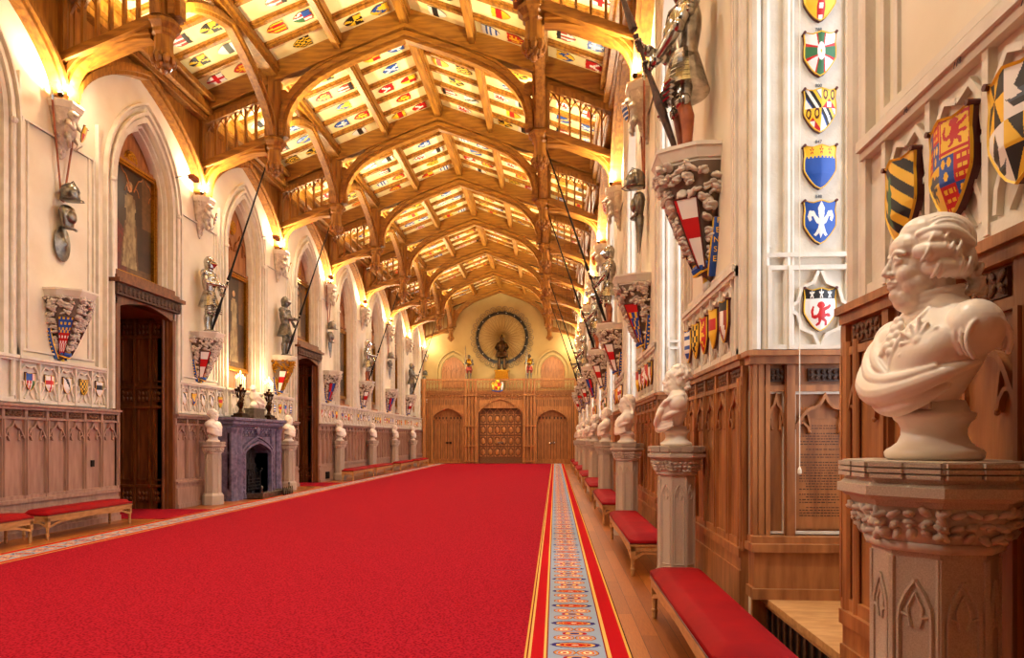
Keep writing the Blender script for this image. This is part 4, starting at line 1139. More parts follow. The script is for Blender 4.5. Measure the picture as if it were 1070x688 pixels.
# ------------------------------------------------------------------ pedestals
def ocr(a): return a/math.cos(PI/8)
def make_pedestal(m,full=True):
    root=empty('bust_pedestal',(0,0,0))
    mb=MB()
    for a,b,z0,z1 in ((.225,.225,0,.22),(.225,.19,.22,.28),(.17,.17,.28,1.24)): mb.hprism(octa((0,0),ocr(a)),z0,z1,sc=b/a)
    for k in range(8):
        an=PI/4*k;ux,uy=math.cos(an),math.sin(an);tx,ty=-uy,ux
        def W(s,z,d): return (ux*(.17+d)+tx*s,uy*(.17+d)+ty*s,z)
        w=.07;r=.048
        for s in (-1,1):
            mb.tube([W(s*.066,.28,.0),W(s*.066,1.22,.0)],.008,5)
            mb.tube([W(s*r,.36,.002),W(s*r,1.02,.002),W(s*r*.92,1.06,.002),W(s*r*.6,1.1,.002),W(0,1.15,.002)],.0075,5)
            mb.tube([W(s*r*.92,1.04,.002),W(s*r*.4,1.03,.002),W(s*r*.25,1.0,.002)],.006,5)
            mb.tube([W(s*r*.4,1.03,.002),W(s*r*.45,1.06,.002),W(0,1.11,.002)],.005,5)
        mb.tube([W(-r,.36,.002),W(r,.36,.002)],.0075,5)
    mb.build('shaft',m,root)
    mb=MB();mb.hprism(octa((0,0),ocr(.185)),1.24,1.27,sc=1.05);mb.hprism(octa((0,0),ocr(.19)),1.27,1.385,sc=1.18)
    rr=random.Random(5)
    for k in range(8):
        an=PI/4*k;ux,uy=math.cos(an),math.sin(an);tx,ty=-uy,ux
        for i in range(5):
            s=-.085+.0425*i
            for q in range(3):
                z=1.295+.035*q+rr.uniform(-.008,.008);d=.2+.012*q;e=Vector((rr.uniform(-1,1),rr.uniform(-1,1),rr.uniform(-1,1))).to_track_quat('Z','Y')
                mb.ell((ux*d+tx*s*1.05,uy*d+ty*s*1.05,z),(.019,.012,.026),7,rot=e)
            mb.ell((ux*.225+tx*s,uy*.225+ty*s,1.325),.009,5)
    mb.build('foliage_band',M['carve'] if m is M['pedestal'] else m,root,smooth=True)
    mb=MB();z=1.385
    for a,b,h in ((.228,.235,.02),(.245,.262,.015),(.27,.27,.03),(.262,.25,.012),(.248,.248,.012)):
        mb.hprism(octa((0,0),ocr(a)),z,z+h,sc=b/a);z+=h
    for r_ in (.252,.262,.258):
        mb.hprism(octa((0,0),ocr(r_)),z,z+.014);z+=.014
        mb.hprism(octa((0,0),ocr(r_-.012)),z,z+.004);z+=.004
    # crenellation blocks
    for k in range(8):
        an=PI/4*k;ux,uy=math.cos(an),math.sin(an);tx,ty=-uy,ux
        for s in (-.054,.054):
            c=(ux*.258+tx*s,uy*.258+ty*s)
            P=[(c[0]+ux*dx+tx*dy,c[1]+uy*dx+ty*dy) for dx,dy in ((-.02,-.047),(.012,-.047),(.012,.047),(-.02,.047))]
            for q in range(3): mb.hprism(P,z-.052+q*.018,z-.039+q*.018)
    mb.hprism(octa((0,0),ocr(.255)),z-.002,z+.0015)
    mb.build('capital',m,root)
    return root
PZ=1.53
PED=make_pedestal(M['pedestal']);cache(PED)
PG='octagonal bust pedestals'
pedR=[(1.27,2.38),(1.22,6.98)]+[(1.2,y) for y in YK[2:8]]
RN=['large octagonal stone pedestal nearest the camera, lower right','octagonal stone pedestal at the corner by the inscribed panel, second on the right','third stone pedestal along the right wall','fourth stone pedestal along the right wall','fifth stone pedestal along the right wall','sixth stone pedestal along the right wall','seventh stone pedestal along the right wall','eighth stone pedestal along the right wall']
PED.location=(*pedR[0],0);tag(PED,RN[0],'pedestal',PG)
for (x,y),l in zip(pedR[1:],RN[1:]): copy_tree(PED,loc=(x,y,0),label=l)
pedL=[(-8.35,16.2),(-8.35,20.95),(-8.4,26.2),(-8.4,31.0),(-8.4,35.4),(-8.4,39.95)]
LN=['stone pedestal left of the purple-grey fireplace','stone pedestal right of the purple-grey fireplace','first stone pedestal past the fireplace bay on the left wall','second stone pedestal past the fireplace bay on the left','third stone pedestal past the fireplace bay on the left','farthest stone pedestal on the left wall']
for (x,y),l in zip(pedL,LN): copy_tree(PED,loc=(x,y,0),label=l)
# ------------------------------------------------------------------ marble busts
def bust_mesh(kind,voxel,turn=0.0,tilt=0.0,n=14,full=True):
    t=MB();rr=random.Random(hash(kind)%97 if 0 else len(kind)*7)
    # torso
    secs=[(.185,.08,.075,-.01),(.215,.12,.105,-.04),(.26,.165,.13,-.05),(.31,.2,.143,-.042),(.36,.225,.147,-.032),(.41,.235,.135,-.018),(.45,.225,.118,0),(.485,.19,.102,.012),(.515,.14,.09,.016),(.55,.095,.08,.01)]
    vs=[];N=56
    fine=[]
    for i in range(len(secs)-1):
        p0,p1,p2,p3=secs[max(i-1,0)],secs[i],secs[i+1],secs[min(i+2,len(secs)-1)]
        for j in range(4):
            q=j/4;fine.append(tuple(.5*((2*b)+(c-a)*q+(2*a-5*b+4*c-d)*q*q+(3*b-a-3*c+d)*q**3) for a,b,c,d in zip(p0,p1,p2,p3)))
    secs=fine+[secs[-1]]
    for z,rx,ry,cy in secs:
        for k in range(N):
            a=2*PI*k/N;c,s=math.cos(a),math.sin(a);e=.8
            vs.append((rx*math.copysign(abs(c)**e,c),cy+ry*math.copysign(abs(s)**e,s),z))
    t.add(vs,[(i*N+k,i*N+(k+1)%N,(i+1)*N+(k+1)%N,(i+1)*N+k) for i in range(len(secs)-1) for k in range(N)]+[tuple(range(N-1,-1,-1)),tuple(range((len(secs)-1)*N,len(secs)*N))])
    for s in (-1,1):
        t.ell((s*.205,0,.42),(.078,.092,.09),36);t.ell((s*.085,-.1,.385),(.085,.055,.08),30)
    t.st([(0,.0,.5),(0,-.005,.57),(0,-.01,.62)],[.085,.076,.074] if kind=='george' else [.075,.066,.07],16)
    if kind=='george':
        # cloak: a broad roll sweeping from the far shoulder down and round under the chest
        def fold(pts,r,n=12): t.st(pts,r,n)
        fold([(-.2,.06,.47),(-.215,-.02,.42),(-.2,-.1,.34),(-.13,-.165,.265),(-.02,-.19,.225),(.1,-.165,.24),(.19,-.09,.28),(.215,0,.31)],[.02,.034,.042,.046,.046,.036,.026,.012])
        fold([(-.15,.05,.5),(-.17,-.04,.46),(-.16,-.12,.39),(-.11,-.17,.32),(-.02,-.195,.275),(.09,-.18,.27),(.18,-.12,.3)],[.014,.024,.03,.03,.026,.022,.012])
        fold([(-.11,.02,.52),(-.12,-.06,.48),(-.11,-.13,.42),(-.07,-.17,.36),(-.02,-.19,.32),(.03,-.195,.29)],[.01,.018,.022,.024,.02,.01])
        fold([(-.2,.02,.34),(-.16,-.08,.27),(-.08,-.15,.205),(.02,-.16,.18),(.1,-.13,.2),(.15,-.06,.24)],[.016,.026,.034,.036,.03,.014])
        fold([(-.21,-.02,.42),(-.2,-.1,.36),(-.16,-.15,.3)],[.02,.026,.012])
    else:
        for j in range(4):
            dz=.03*j
            t.st([(-.2,.03,.34-dz),(-.18,-.09,.3-dz),(-.09,-.16,.26-dz),(.02,-.17,.24-dz*.8),(.12,-.13,.26-dz),(.18,-.05,.29-dz)],[.02,.03,.036,.036,.028,.016],10)
        for j in range(3):
            o=.045*j
            t.st([(-.19+o*.4,.04,.47-o*.4),(-.17+o*.6,-.08,.45-o*.5),(-.1+o,-.14,.39-o*.5),(-.04+o,-.175,.31-o*.4),(.0+o,-.17,.26)],[.018,.026,.03,.026,.016],9)
        t.st([(.05,-.165,.25),(.12,-.14,.27),(.2,-.08,.31),(.235,.0,.34),(.19,.08,.36)],[.02,.026,.026,.022,.02],9)
    if kind in('george',):
        # collar, stock, lapel, buttons, star
        for j in range(4): t.st([(math.cos(a)*(.079+.004*j),math.sin(a)*(.079+.004*j)+.0,.512+.019*j+.018*math.sin(a)) for a in [PI*2*k/18 for k in range(19)]],.0095,7)
        t.st([(.07,-.03,.53),(.075,-.1,.47),(.055,-.16,.4),(.03,-.175,.33),(.02,-.175,.27)],[.012,.013,.013,.012,.01],8)
        t.st([(.09,-.02,.53),(.12,-.085,.46),(.115,-.14,.39),(.075,-.16,.33),(.06,-.165,.28)],[.008]*5,7)
        for j in range(4):
            t.ell((.012-.01*j*.3,-.165-.01*(j<2)-.004*j,.455-.035*j) if 0 else (.0,-.13-.014*j,.47-.03*j),(.024,.018,.02),8)
            t.ell((-.018,-.135-.014*j,.455-.03*j),(.02,.014,.016),8);t.ell((.022,-.135-.014*j,.452-.03*j),(.018,.014,.016),8)
        sc=Vector((.125,-.143,.385));nrm=Vector((.45,-.88,.12)).normalized();u=nrm.cross(Vector((0,0,1))).normalized();v=u.cross(nrm)
        for k in range(12):
            a=PI/6*k;d=u*math.cos(a)+v*math.sin(a)*1.15
            t.st([sc+d*.02,sc+d*(.068 if k%2 else .058)],[.009,.007],8,2)
        t.ell(sc-nrm*.006,(.026,.022,.026),14);t.ell(sc+nrm*.006,(.012,.012,.012),10)
        for q in ((.1,-.158,.31),(.15,-.135,.3),(.06,-.17,.29)): t.ell(q,.009,7)
        # cut sleeve
        for j in range(4):
            r=.085-.004*j;cx_=.2+.022*j
            t.st([(cx_+.012*math.cos(a)*0,r*1.02*math.sin(a),.41+r*math.cos(a)-.012*j) for a in [-2.4+.5*q for q in range(10)]],.009 if j%2 else .006,8,3)
    # head, then turned on the neck
    h=MB()
    h.ell((0,.02,.69),(.088,.115,.112),22);h.ell((0,-.028,.622),(.073,.086,.098),24);h.ell((0,-.03,.572),(.063,.078,.058),22);h.ell((0,-.045,.7),(.073,.07,.06),18)
    for s in (-1,1):
        h.ell((s*.036,-.066,.607),(.036,.04,.042),16);h.ell((s*.045,-.035,.57),(.032,.055,.042),16)
        h.st([(s*.012,-.107,.674),(s*.035,-.106,.682),(s*.06,-.086,.672)],[.008,.0085,.006],7)
        h.ell((s*.034,-.094,.653),(.017,.015,.0125),12)
        h.st([(s*.018,-.106,.658),(s*.034,-.1105,.664),(s*.052,-.097,.655)],.0045,6);h.st([(s*.018,-.104,.646),(s*.034,-.107,.642),(s*.05,-.096,.648)],.004,6)
        h.ell((s*.0145,-.12,.612),(.0095,.011,.009),8)
        h.ell((s*.083,.015,.638),(.012,.022,.032),10);h.st([(s*.088,.005,.66),(s*.096,.02,.67),(s*.096,.036,.65),(s*.088,.025,.615)],.0055,6)
    h.st([(0,-.104,.675),(0,-.115,.65),(0,-.129,.624)],[.0095,.0115,.0135],10);h.ell((0,-.131,.618),(.0145,.014,.0125),12)
    h.st([(-.026,-.104,.581),(-.01,-.118,.587),(0,-.12,.584),(.01,-.118,.587),(.026,-.104,.581)],[.004,.0065,.0065,.0065,.004],7)
    h.st([(-.022,-.104,.572),(0,-.117,.57),(.022,-.104,.572)],[.004,.0085,.004],7)
    h.ell((0,-.095,.543),(.03,.024,.024),16);h.ell((0,-.05,.535),(.056,.062,.036),16)
    if kind=='george':
        h.ell((0,-.045,.525),(.06,.062,.045),18);h.ell((0,.0,.6),(.072,.09,.09),16)
        h.ell((0,.04,.712),(.102,.118,.1),26);h.ell((0,.0,.74),(.085,.085,.07),20)
        for i in range(17):   # combed-back strands
            f=-.94+1.88*i/16;w=math.sqrt(1-f*f)
            h.st([(.1025*f,.04-.119*w*math.cos(q)*1.0,.712+.101*w*math.sin(q)) for q in [math.radians(d_) for d_ in (48,70,95,120,145,170,190)]],[.003,.0045,.0055,.0055,.0055,.005,.004],6)
        for s in (-1,1):
            for (z,y0,y1,r,xx) in ((.706,-.03,.035,.022,.098),(.664,-.045,.07,.029,.101),(.61,-.012,.1,.031,.098)):
                h.st([(s*(xx-.02),y0,z+.008),(s*xx,y0+.02,z+.004),(s*(xx+.004),(y0+y1)/2,z),(s*(xx-.006),y1-.01,z-.008)],[r*.8,r,r*1.04,r*.9],14)
                nn=int((y1-y0)/.021)
                for q in range(nn):
                    yy=y0+.012+(y1-y0-.02)*q/max(1,nn-1)
                    h.st([(s*(xx+r*.98*math.cos(a)),yy+.012*math.sin(a),z+r*.98*math.sin(a)) for a in [-1.7+.57*m_ for m_ in range(7)]],.0058,8,3)
            h.st([(s*.075,-.045,.73),(s*.098,.0,.735),(s*.1,.06,.725),(s*.08,.12,.69)],[.012,.018,.02,.016],10)
        h.ell((0,.12,.65),(.065,.045,.06),14)
        for (x,y,z,r) in ((0,.155,.6,.028),(.02,.165,.57,.024),(-.018,.168,.565,.024),(.005,.18,.545,.022),(.03,.15,.55,.018),(-.03,.15,.55,.018)):
            h.ell((x,y,z),(r,r,r*.85),12)
            for q in range(3): h.st([(x+r*math.cos(a)*1.0,y+r*.5*math.sin(a)+.004,z+r*.8*math.sin(a)) for a in [q+.6*m_ for m_ in range(5)]],.0045,6,3)
        for s in (-1,1): h.st([(0,.15,.615),(s*.035,.165,.63),(s*.055,.16,.61),(s*.02,.16,.6),(0,.155,.612)],.009,8)
    elif kind=='curly':
        r2=random.Random(4)
        h.ell((0,.03,.71),(.096,.112,.098),16)
        for i in range(150):
            a=r2.uniform(0,2*PI);el=r2.uniform(-.35,1.5);d=Vector((math.cos(el)*math.cos(a),math.cos(el)*math.sin(a),math.sin(el)))
            if d.y<-.45 and d.z<.62: continue
            p=Vector((0,.03,.705))+Vector((d.x*.1,d.y*.118,d.z*.102));h.ell(p,(r2.uniform(.014,.022),)*3,7)
        for i in range(26):
            h.ell((r2.uniform(-.08,.08),.1+r2.uniform(-.02,.03),.6+r2.uniform(-.03,.05)),.02,7)
    elif kind=='veil':
        h.ell((0,.035,.71),(.105,.122,.105),16)
        for i in range(9):
            s=-1+2*i/8
            h.st([(s*.03,-.05,.79),(s*.1,.0,.75),(s*.118,.05,.66),(s*.11,.085,.57),(s*.16,.085,.47),(s*.17,.05,.36)],[.016,.022,.022,.022,.022,.016],8)
        h.ell((0,.1,.6),(.09,.05,.12),12)
    elif kind=='short':
        h.ell((0,.03,.708),(.093,.112,.1),16)
        for i in range(9):
            x=-.08+.02*i;w=math.sqrt(max(0,1-(x/.095)**2));h.st([(x,-.07*w+.01,.745),(x,.0,.71+.098*w),(x,.08,.71+.08*w),(x,.135*w+.02,.66)],.01,6)
        for s in (-1,1): h.st([(s*.08,-.02,.7),(s*.088,.0,.66)],.014,7)
    R=Matrix.Rotation(turn,4,'Z')@Matrix.Rotation(tilt,4,'X');c=Vector((0,0,.6))
    h.v=[tuple(R@(Vector(v)-c)+c) for v in h.v]
    h.v=[(x,y-(.032 if kind=='george' else .004),z+(.022 if kind=='george' else .008)) for x,y,z in h.v]
    if kind=='curly':   # long cloak falling from the shoulder
        for j in range(6):
            t.st([(.12+.02*j,.05,.5),(.18+.01*j,-.06-.01*j,.44),(.16-.02*j,-.16,.34),(.1-.03*j,-.2,.24),(.02-.04*j,-.19,.15+.01*j)],[.02,.026,.028,.024,.014],8)
    t.add(h.v,h.f)
    me=remesh(t,'bust',voxel,2,.5)
    return me
def spool(plaque=True):
    s=MB();s.lathe([(.145,0),(.156,.01),(.158,.026),(.15,.036),(.135,.044),(.115,.06),(.104,.085),(.104,.108),(.112,.126),(.126,.138),(.13,.146),(.13,.158),(.112,.166),(.098,.2)],48)
    return s
def make_bust(kind,voxel,turn,tilt=0):
    root=empty('marble_bust',(0,0,0))
    mk('figure',bust_mesh(kind,voxel,turn,tilt),M['marble'],root)
    spool().build('socle',M['marble'],root,smooth=True)
    if kind=='george':
        mb=MB();mb.box(-.06,.06,-.122,-.1,.17,.192);mb.build('name_strip',M['carve'],root,rz=.4)
    return root
BU={'george':make_bust('george',.004,-.27),'curly':make_bust('curly',.007,.1,-.1),'veil':make_bust('veil',.01,0),'short':make_bust('short',.01,.15),'wig':None}
for k,o in BU.items():
    if o: cache(o)
done=set()
def put_bust(k,x,y,rz,l):
    o=BU[k]
    if k in done:o=copy_tree(o,loc=(x,y,PZ),rz=rz)
    else: done.add(k);o.location=(x,y,PZ);o.rotation_euler=(0,0,rz)
    tag(o,l,'bust','white marble busts');return o
put_bust('george',1.27,2.38,-R90+.12,'large white marble bust of a wigged man with star badge, foreground right').scale=(.93,.93,.985)
put_bust('curly',1.22,6.98,-R90-.1,'curly haired marble bust with cloak, second on the right side')
for (x,y),k,w in zip(pedR[2:],['veil','short','curly','veil','short','curly'],['third','fourth','fifth','sixth','seventh','eighth']):
    put_bust(k,x,y,-R90,'white marble bust on the %s pedestal along the right wall%s'%(w,', long flowing hair' if w=='third' else ''))
for (x,y),k,w in zip(pedL,['short','short','curly','short','veil','short'],['draped marble bust on the pedestal left of the fireplace','draped marble bust on the pedestal right of the fireplace','marble bust on the first pedestal past the fireplace bay','marble bust on the second pedestal past the fireplace bay','marble bust on the third pedestal past the fireplace bay','farthest small marble bust on the left wall']):
    put_bust(k,x,y,R90-.05,w)
# ------------------------------------------------------------------ benches
def make_bench(L):
    root=empty('upholstered_bench',(0,0,0));W=.46
    mb=MB()
    # cushion, softly crowned
    nx,ny=24,8;vs=[]
    for j in range(ny+1):
        for i in range(nx+1):
            u=2*i/nx-1;v=2*j/ny-1
            e=(1-abs(u)**16)*(1-abs(v)**5)
            vs.append((u*L/2,v*W/2,.42+.06*max(0,e)**.5))
    mb.add(vs,[(j*(nx+1)+i,j*(nx+1)+i+1,(j+1)*(nx+1)+i+1,(j+1)*(nx+1)+i) for j in range(ny) for i in range(nx)])
    mb.box(-L/2,L/2,-W/2,W/2,.37,.4205)
    b=mb.build('cushion',M['velvet'],root,smooth=True)
    mb=MB()
    for s in (-1,1): mb.tube([(-L/2,s*W/2,.38),(L/2,s*W/2,.38)],.006,5);mb.tube([(s*L/2,-W/2,.38),(s*L/2,W/2,.38)],.006,5)
    mb.build('piping',M['gilt'] if 0 else M['brownred'],b)
    mb=MB()
    for s in (-1,1):
        mb.box(-L/2+.01,L/2-.01,s*(W/2-.035),s*(W/2-.005),.29,.37);mb.box(-L/2,L/2,s*(W/2-.04),s*(W/2+.005),.35,.372)
        mb.box(s*(L/2-.035),s*(L/2-.005),-W/2+.01,W/2-.01,.29,.37);mb.box(s*(L/2-.04),s*(L/2+.005),-W/2,W/2,.35,.372)
    mb.build('frame',M['benchwood'],root)
    mb=MB()
    for s in (-1,1):
        mb.bar([(-L/2+.05,.2),(-L/2+.35,.27),(-.1,.295),(.1,.295),(L/2-.35,.27),(L/2-.05,.2)],.035,s*(W/2-.03),s*(W/2-.012))
    q=MB();
    for s in (-1,1): q.bar([(-W/2+.04,.2),(-W/2+.15,.27),(W/2-.15,.27),(W/2-.04,.2)],.03,s*(L/2-.03),s*(L/2-.012))
    mb.add([(y,x,z) for x,y,z in q.v],[f[::-1] for f in q.f]);mb.build('brace',M['benchwood'],root)
    for sx in (-1,1):
        for sy in (-1,1):
            mb=MB();c=(sx*(L/2-.035),sy*(W/2-.035),0)
            mb.lathe([(.018,0),(.024,.02),(.024,.06),(.03,.07),(.03,.085),(.022,.095),(.027,.2),(.03,.205)],10,c);mb.box(c[0]-.03,c[0]+.03,c[1]-.03,c[1]+.03,.205,.36)
            mb.build('leg',M['benchwood'],root)
    return root
B25=make_bench(2.5);B30=make_bench(3.0);cache(B25);cache(B30)
B25.location=(1.08,4.93,0);B25.rotation_euler=(0,0,R90);tag(B25,'red topped oak bench nearest the camera on the right','bench','red upholstered benches')
B30.location=(1.1,9.5,0);B30.rotation_euler=(0,0,R90);tag(B30,'red topped bench beyond the second pedestal, second on the right','bench','red upholstered benches')
for y,w in ((14.2,'third'),(18.9,'fourth'),(23.6,'fifth'),(28.3,'sixth'),(33.0,'seventh'),(37.6,'eighth')):
    copy_tree(B30,loc=(1.1,y,0),label='red topped bench, %s along the right wall'%w)
for y,L,w in ((11.37,2.15,'red topped bench beside the nearer left doorway'),(8.75,2.5,'red topped bench cut by the left edge of the view')):
    copy_tree(B25,loc=(-8.22,y,0),rz=R90,label=w,scale=(L/2.5,1,1))
for y,w in ((26.9,'first'),(30.3,'second'),(34.9,'third'),(39.3,'fourth')):
    copy_tree(B30,loc=(-7.84,y,0),rz=R90,label='red topped bench past the fireplace, %s on the far left'%w)
# ------------------------------------------------------------------ fireplace
FY=18.55
fp=empty('fireplace',(XL,FY,0),R90,'tall purple-grey carved stone fireplace with pointed opening and black grate','fireplace')
mb=MB();w=1.55;ow=.8
A=archpts(0,ow,1.2,1.46,8,0)
for (a,za),(b,zb) in zip(A[1:-1],A[2:-1]): mb.add([(a,-.42,za),(b,-.42,zb),(b,-.42,1.95),(a,-.42,1.95)],[(0,1,2,3)])
for (a,za),(b,zb) in zip(A,A[1:]): mb.add([(a,-.42,za),(a,0,za),(b,0,zb),(b,-.42,zb)],[(3,2,1,0)])
for s in (-1,1):
    mb.box(s*ow,s*w,-.42,0,0,1.95);
    for c,p in ((1.42,.13),(1.05,.09)):
        mb.hprism(octa((s*c,-.42),ocr(p*1.25)),0,.3,sc=.85,cx=s*c,cy=-.42);mb.hprism(octa((s*c,-.42),ocr(p)),.3,1.75);mb.hprism(octa((s*c,-.42),ocr(p)),1.75,1.9,sc=1.3,cx=s*c,cy=-.42)
        for z in (.62,1.2): mb.hprism(octa((s*c,-.42),ocr(p*1.12)),z,z+.05)
    mb.box(s*.84,s*.96,-.5,-.42,0,1.3)
    for j in range(9): mb.ell((s*.9,-.5,.2+.13*j),(.05,.03,.055),7)
for o,w_,d in ((.05,.06,.1),(.13,.04,.06),(.2,.05,.09)): mb.bar(archpts(0,ow+o,1.2,1.46+o,8,0),w_,-.42-d,-.4)
for i in range(10):
    c=-1.0+.222*i if 0 else -.99+.22*i
    cusp(mb,c,.1,1.68,.12,.018,-.46,-.42)
for i in range(15): mb.ell((-1.05+.15*i,-.46,1.88),(.05,.03,.035),6)
mb.prism([(-.12,1.62),(.12,1.62),(.12,1.9),(0,1.95),(-.12,1.9)],-.5,-.42) if 0 else mb.ell((0,-.48,1.82),(.1,.05,.12),10)
mb.build('surround',M['purple'],fp)
mb=MB();mb.box(-1.66,1.66,-.62,0,2.08,2.16);mb.box(-1.6,1.6,-.56,0,1.98,2.08);mb.box(-1.56,1.56,-.5,0,1.93,1.98)
mb.build('mantel_shelf',M['purple'],fp,bevel=.01)
mb=MB();mb.box(-.72,.72,-.06,-.02,0,1.5);
for j in range(9):
    for i in range(6): mb.box(-.7+.235*i+(j%2)*.1,-.7+.235*i+.2+(j%2)*.1,-.075,-.06,.02+.15*j,.14+.15*j)
mb.build('fireback',M['soot'],fp)
mb=MB();mb.box(-.95,.95,-1.0,0,0,.03);mb.build('hearth',M['purple'],fp)
gr=empty('fire_grate',(XL,FY,0.03),R90,'black iron fire grate with scrolled top standing inside the fireplace','fire grate')
mb=MB()
for s in (-1,1):
    mb.tube([(s*.4,-.36,0),(s*.4,-.36,.55),(s*.36,-.38,.64),(s*.42,-.4,.7)],.02,8);mb.ell((s*.42,-.4,.72),.035,8);mb.tube([(s*.4,-.1,0),(s*.4,-.1,.5)],.018,6)
for z in (.18,.27,.36,.45): mb.tube([(-.4,-.36,z),(.4,-.36,z)],.012,6)
for i in range(9): mb.tube([(-.32+.08*i,-.365,.14),(-.32+.08*i,-.365,.5+.12*math.sin(PI*(i+.5)/9))],.009,6);mb.tube([(-.32+.08*i,-.1,.14),(-.32+.08*i,-.36,.14)],.01,5)
for s in (-1,1): mb.tube([(s*.05,-.37,.62),(s*.12,-.37,.76),(s*.24,-.37,.72),(s*.2,-.37,.6),(s*.12,-.37,.62)],.012,6)
mb.build('basket',M['iron'],gr)
mb=MB();r2=random.Random(2)
for i in range(22): mb.ell((r2.uniform(-.3,.3),r2.uniform(-.32,-.14),.19+r2.uniform(0,.12)),(.06,.05,.045),7)
mb.build('coals',M['soot'],gr)
fe=MB();fe.box(-.95,.95,-1.04,-.98,0,.16);fe.box(-.95,-.89,-1.0,-.6,0,.16);fe.box(.89,.95,-1.0,-.6,0,.16)
for i in range(20): fe.tube([(-.92+.097*i,-1.05,.15),(-.9+.097*i,-1.05,.2)],.01,5)
for s in (-1,1): fe.tube([(s*.93,-1.0,.16),(s*.93,-1.0,.3)],.02,8);fe.ell((s*.93,-1.0,.32),.035,8)
o=fe.build('fireplace_fender',M['darksteel'],loc=(XL,FY,.0),rz=R90);tag(o,'low metal fender in front of the fireplace hearth','fender')
lg=MB();
for j in range(5): lg.tube([(.2,-1.12-.0*j,.02+.03*j),(.9,-1.12,.05+.03*j)],.012,6)
for j in range(6): lg.tube([(.2+.13*j,-1.14,.0),(.24+.13*j,-1.1,.24)],.014,6)
o=lg.build('log_rack',M['bronze'],loc=(XL,FY,0),rz=R90);tag(o,'small dark rack of fire irons lying right of the hearth','fire irons')
# candelabra
def make_cand():
    root=empty('candelabrum',(0,0,0));mb=MB()
    mb.box(-.17,.17,-.12,.12,0,.05);mb.box(-.13,.13,-.09,.09,.05,.09)
    mb.lathe([(.1,.09),(.05,.12),(.03,.18),(.06,.24),(.07,.3),(.03,.36),(.025,.5),(.05,.56),(.02,.6)],14)
    for s in (-1,1):
        for k in (.13,.2): mb.tube([(0,0,.42),(s*k*.6,0,.4),(s*k,0,.48),(s*k*.95,0,.55)],.013,6)
    for x,z in ((-.19,.56),(-.1,.6),(0,.66),(.1,.6),(.19,.56)): mb.lathe([(.01,-.05),(.035,-.02),(.045,0),(.02,.01)],10,(x,0,z));
    for x,z in ((-.19,.56),(-.1,.6),(0,.66),(.1,.6),(.19,.56)): mb.tube([(x,0,.5),(x*.98,0,z)],.01,5)
    for i in range(10): mb.ell((.05*math.cos(i*.63),.05*math.sin(i*.63),.2+.02*i),(.03,.03,.02),6)
    mb.build('stand',M['bronze'],root)
    for x,z in ((-.19,.56),(-.1,.6),(0,.66),(.1,.6),(.19,.56)):
        c=MB();c.lathe([(.015,0),(.015,.2),(.005,.205)],10,(x,0,z));q=c.build('candle',M['candle'],root)
        f=MB();f.lathe([(.003,0),(.013,.018),(.011,.035),(.002,.07)],8,(x,0,z+.205));f.build('flame',M['flame'],q)
    return root
ca=make_cand();cache(ca);ca.location=(XL+.38,FY-.85,2.16);ca.rotation_euler=(0,0,R90);tag(ca,'lit bronze candelabrum on the left end of the mantel','candelabrum','mantel candelabra');ca.scale=(1.3,1.3,1.35)
copy_tree(ca,loc=(XL+.38,FY+.95,2.16),label='lit bronze candelabrum on the right end of the mantel')
# mantel sculpture: reclining bust on a block
root=empty('mantel_sculpture',(XL+.36,FY+.08,2.16),R90,'pale marble sculpture leaning on a dark block between the candelabra','sculpture')
mb=MB();mb.box(-.42,.42,-.15,.15,0,.05);mb.box(-.36,.36,-.12,.12,.05,.24);mb.box(-.4,.4,-.14,.14,.24,.29);mb.build('block',M['darksteel'],root)
t=MB();t.tube([(.3,0,.38),(.1,-.0,.5),(-.08,.0,.66),(-.16,-.02,.76)],[.1,.15,.14,.07],12);t.ell((-.2,-.03,.84),(.09,.085,.1),12);t.ell((-.28,-.05,.82),(.03,.03,.03),8);t.tube([(-.05,-.1,.62),(.15,-.16,.5),(.34,-.08,.38)],[.05,.045,.035],8);t.ell((.05,0,.38),(.3,.13,.12),12)
for j in range(5): t.tube([(-.2+.08*j,-.12,.5-.02*j),(-.02+.08*j,-.15,.4),(.05+.07*j,-.12,.3)],.022,7)
mk('figure',remesh(t,'recline',.014,2),M['marble'],root)
# outlet
mb=MB();mb.box(12.28,12.36,-.075,-.05,1.08,1.2);tag(mb.build('wall_socket',M['iron'],loc=(XL,0,0),rz=R90),'small black socket on the left wainscot near the first bench','socket')
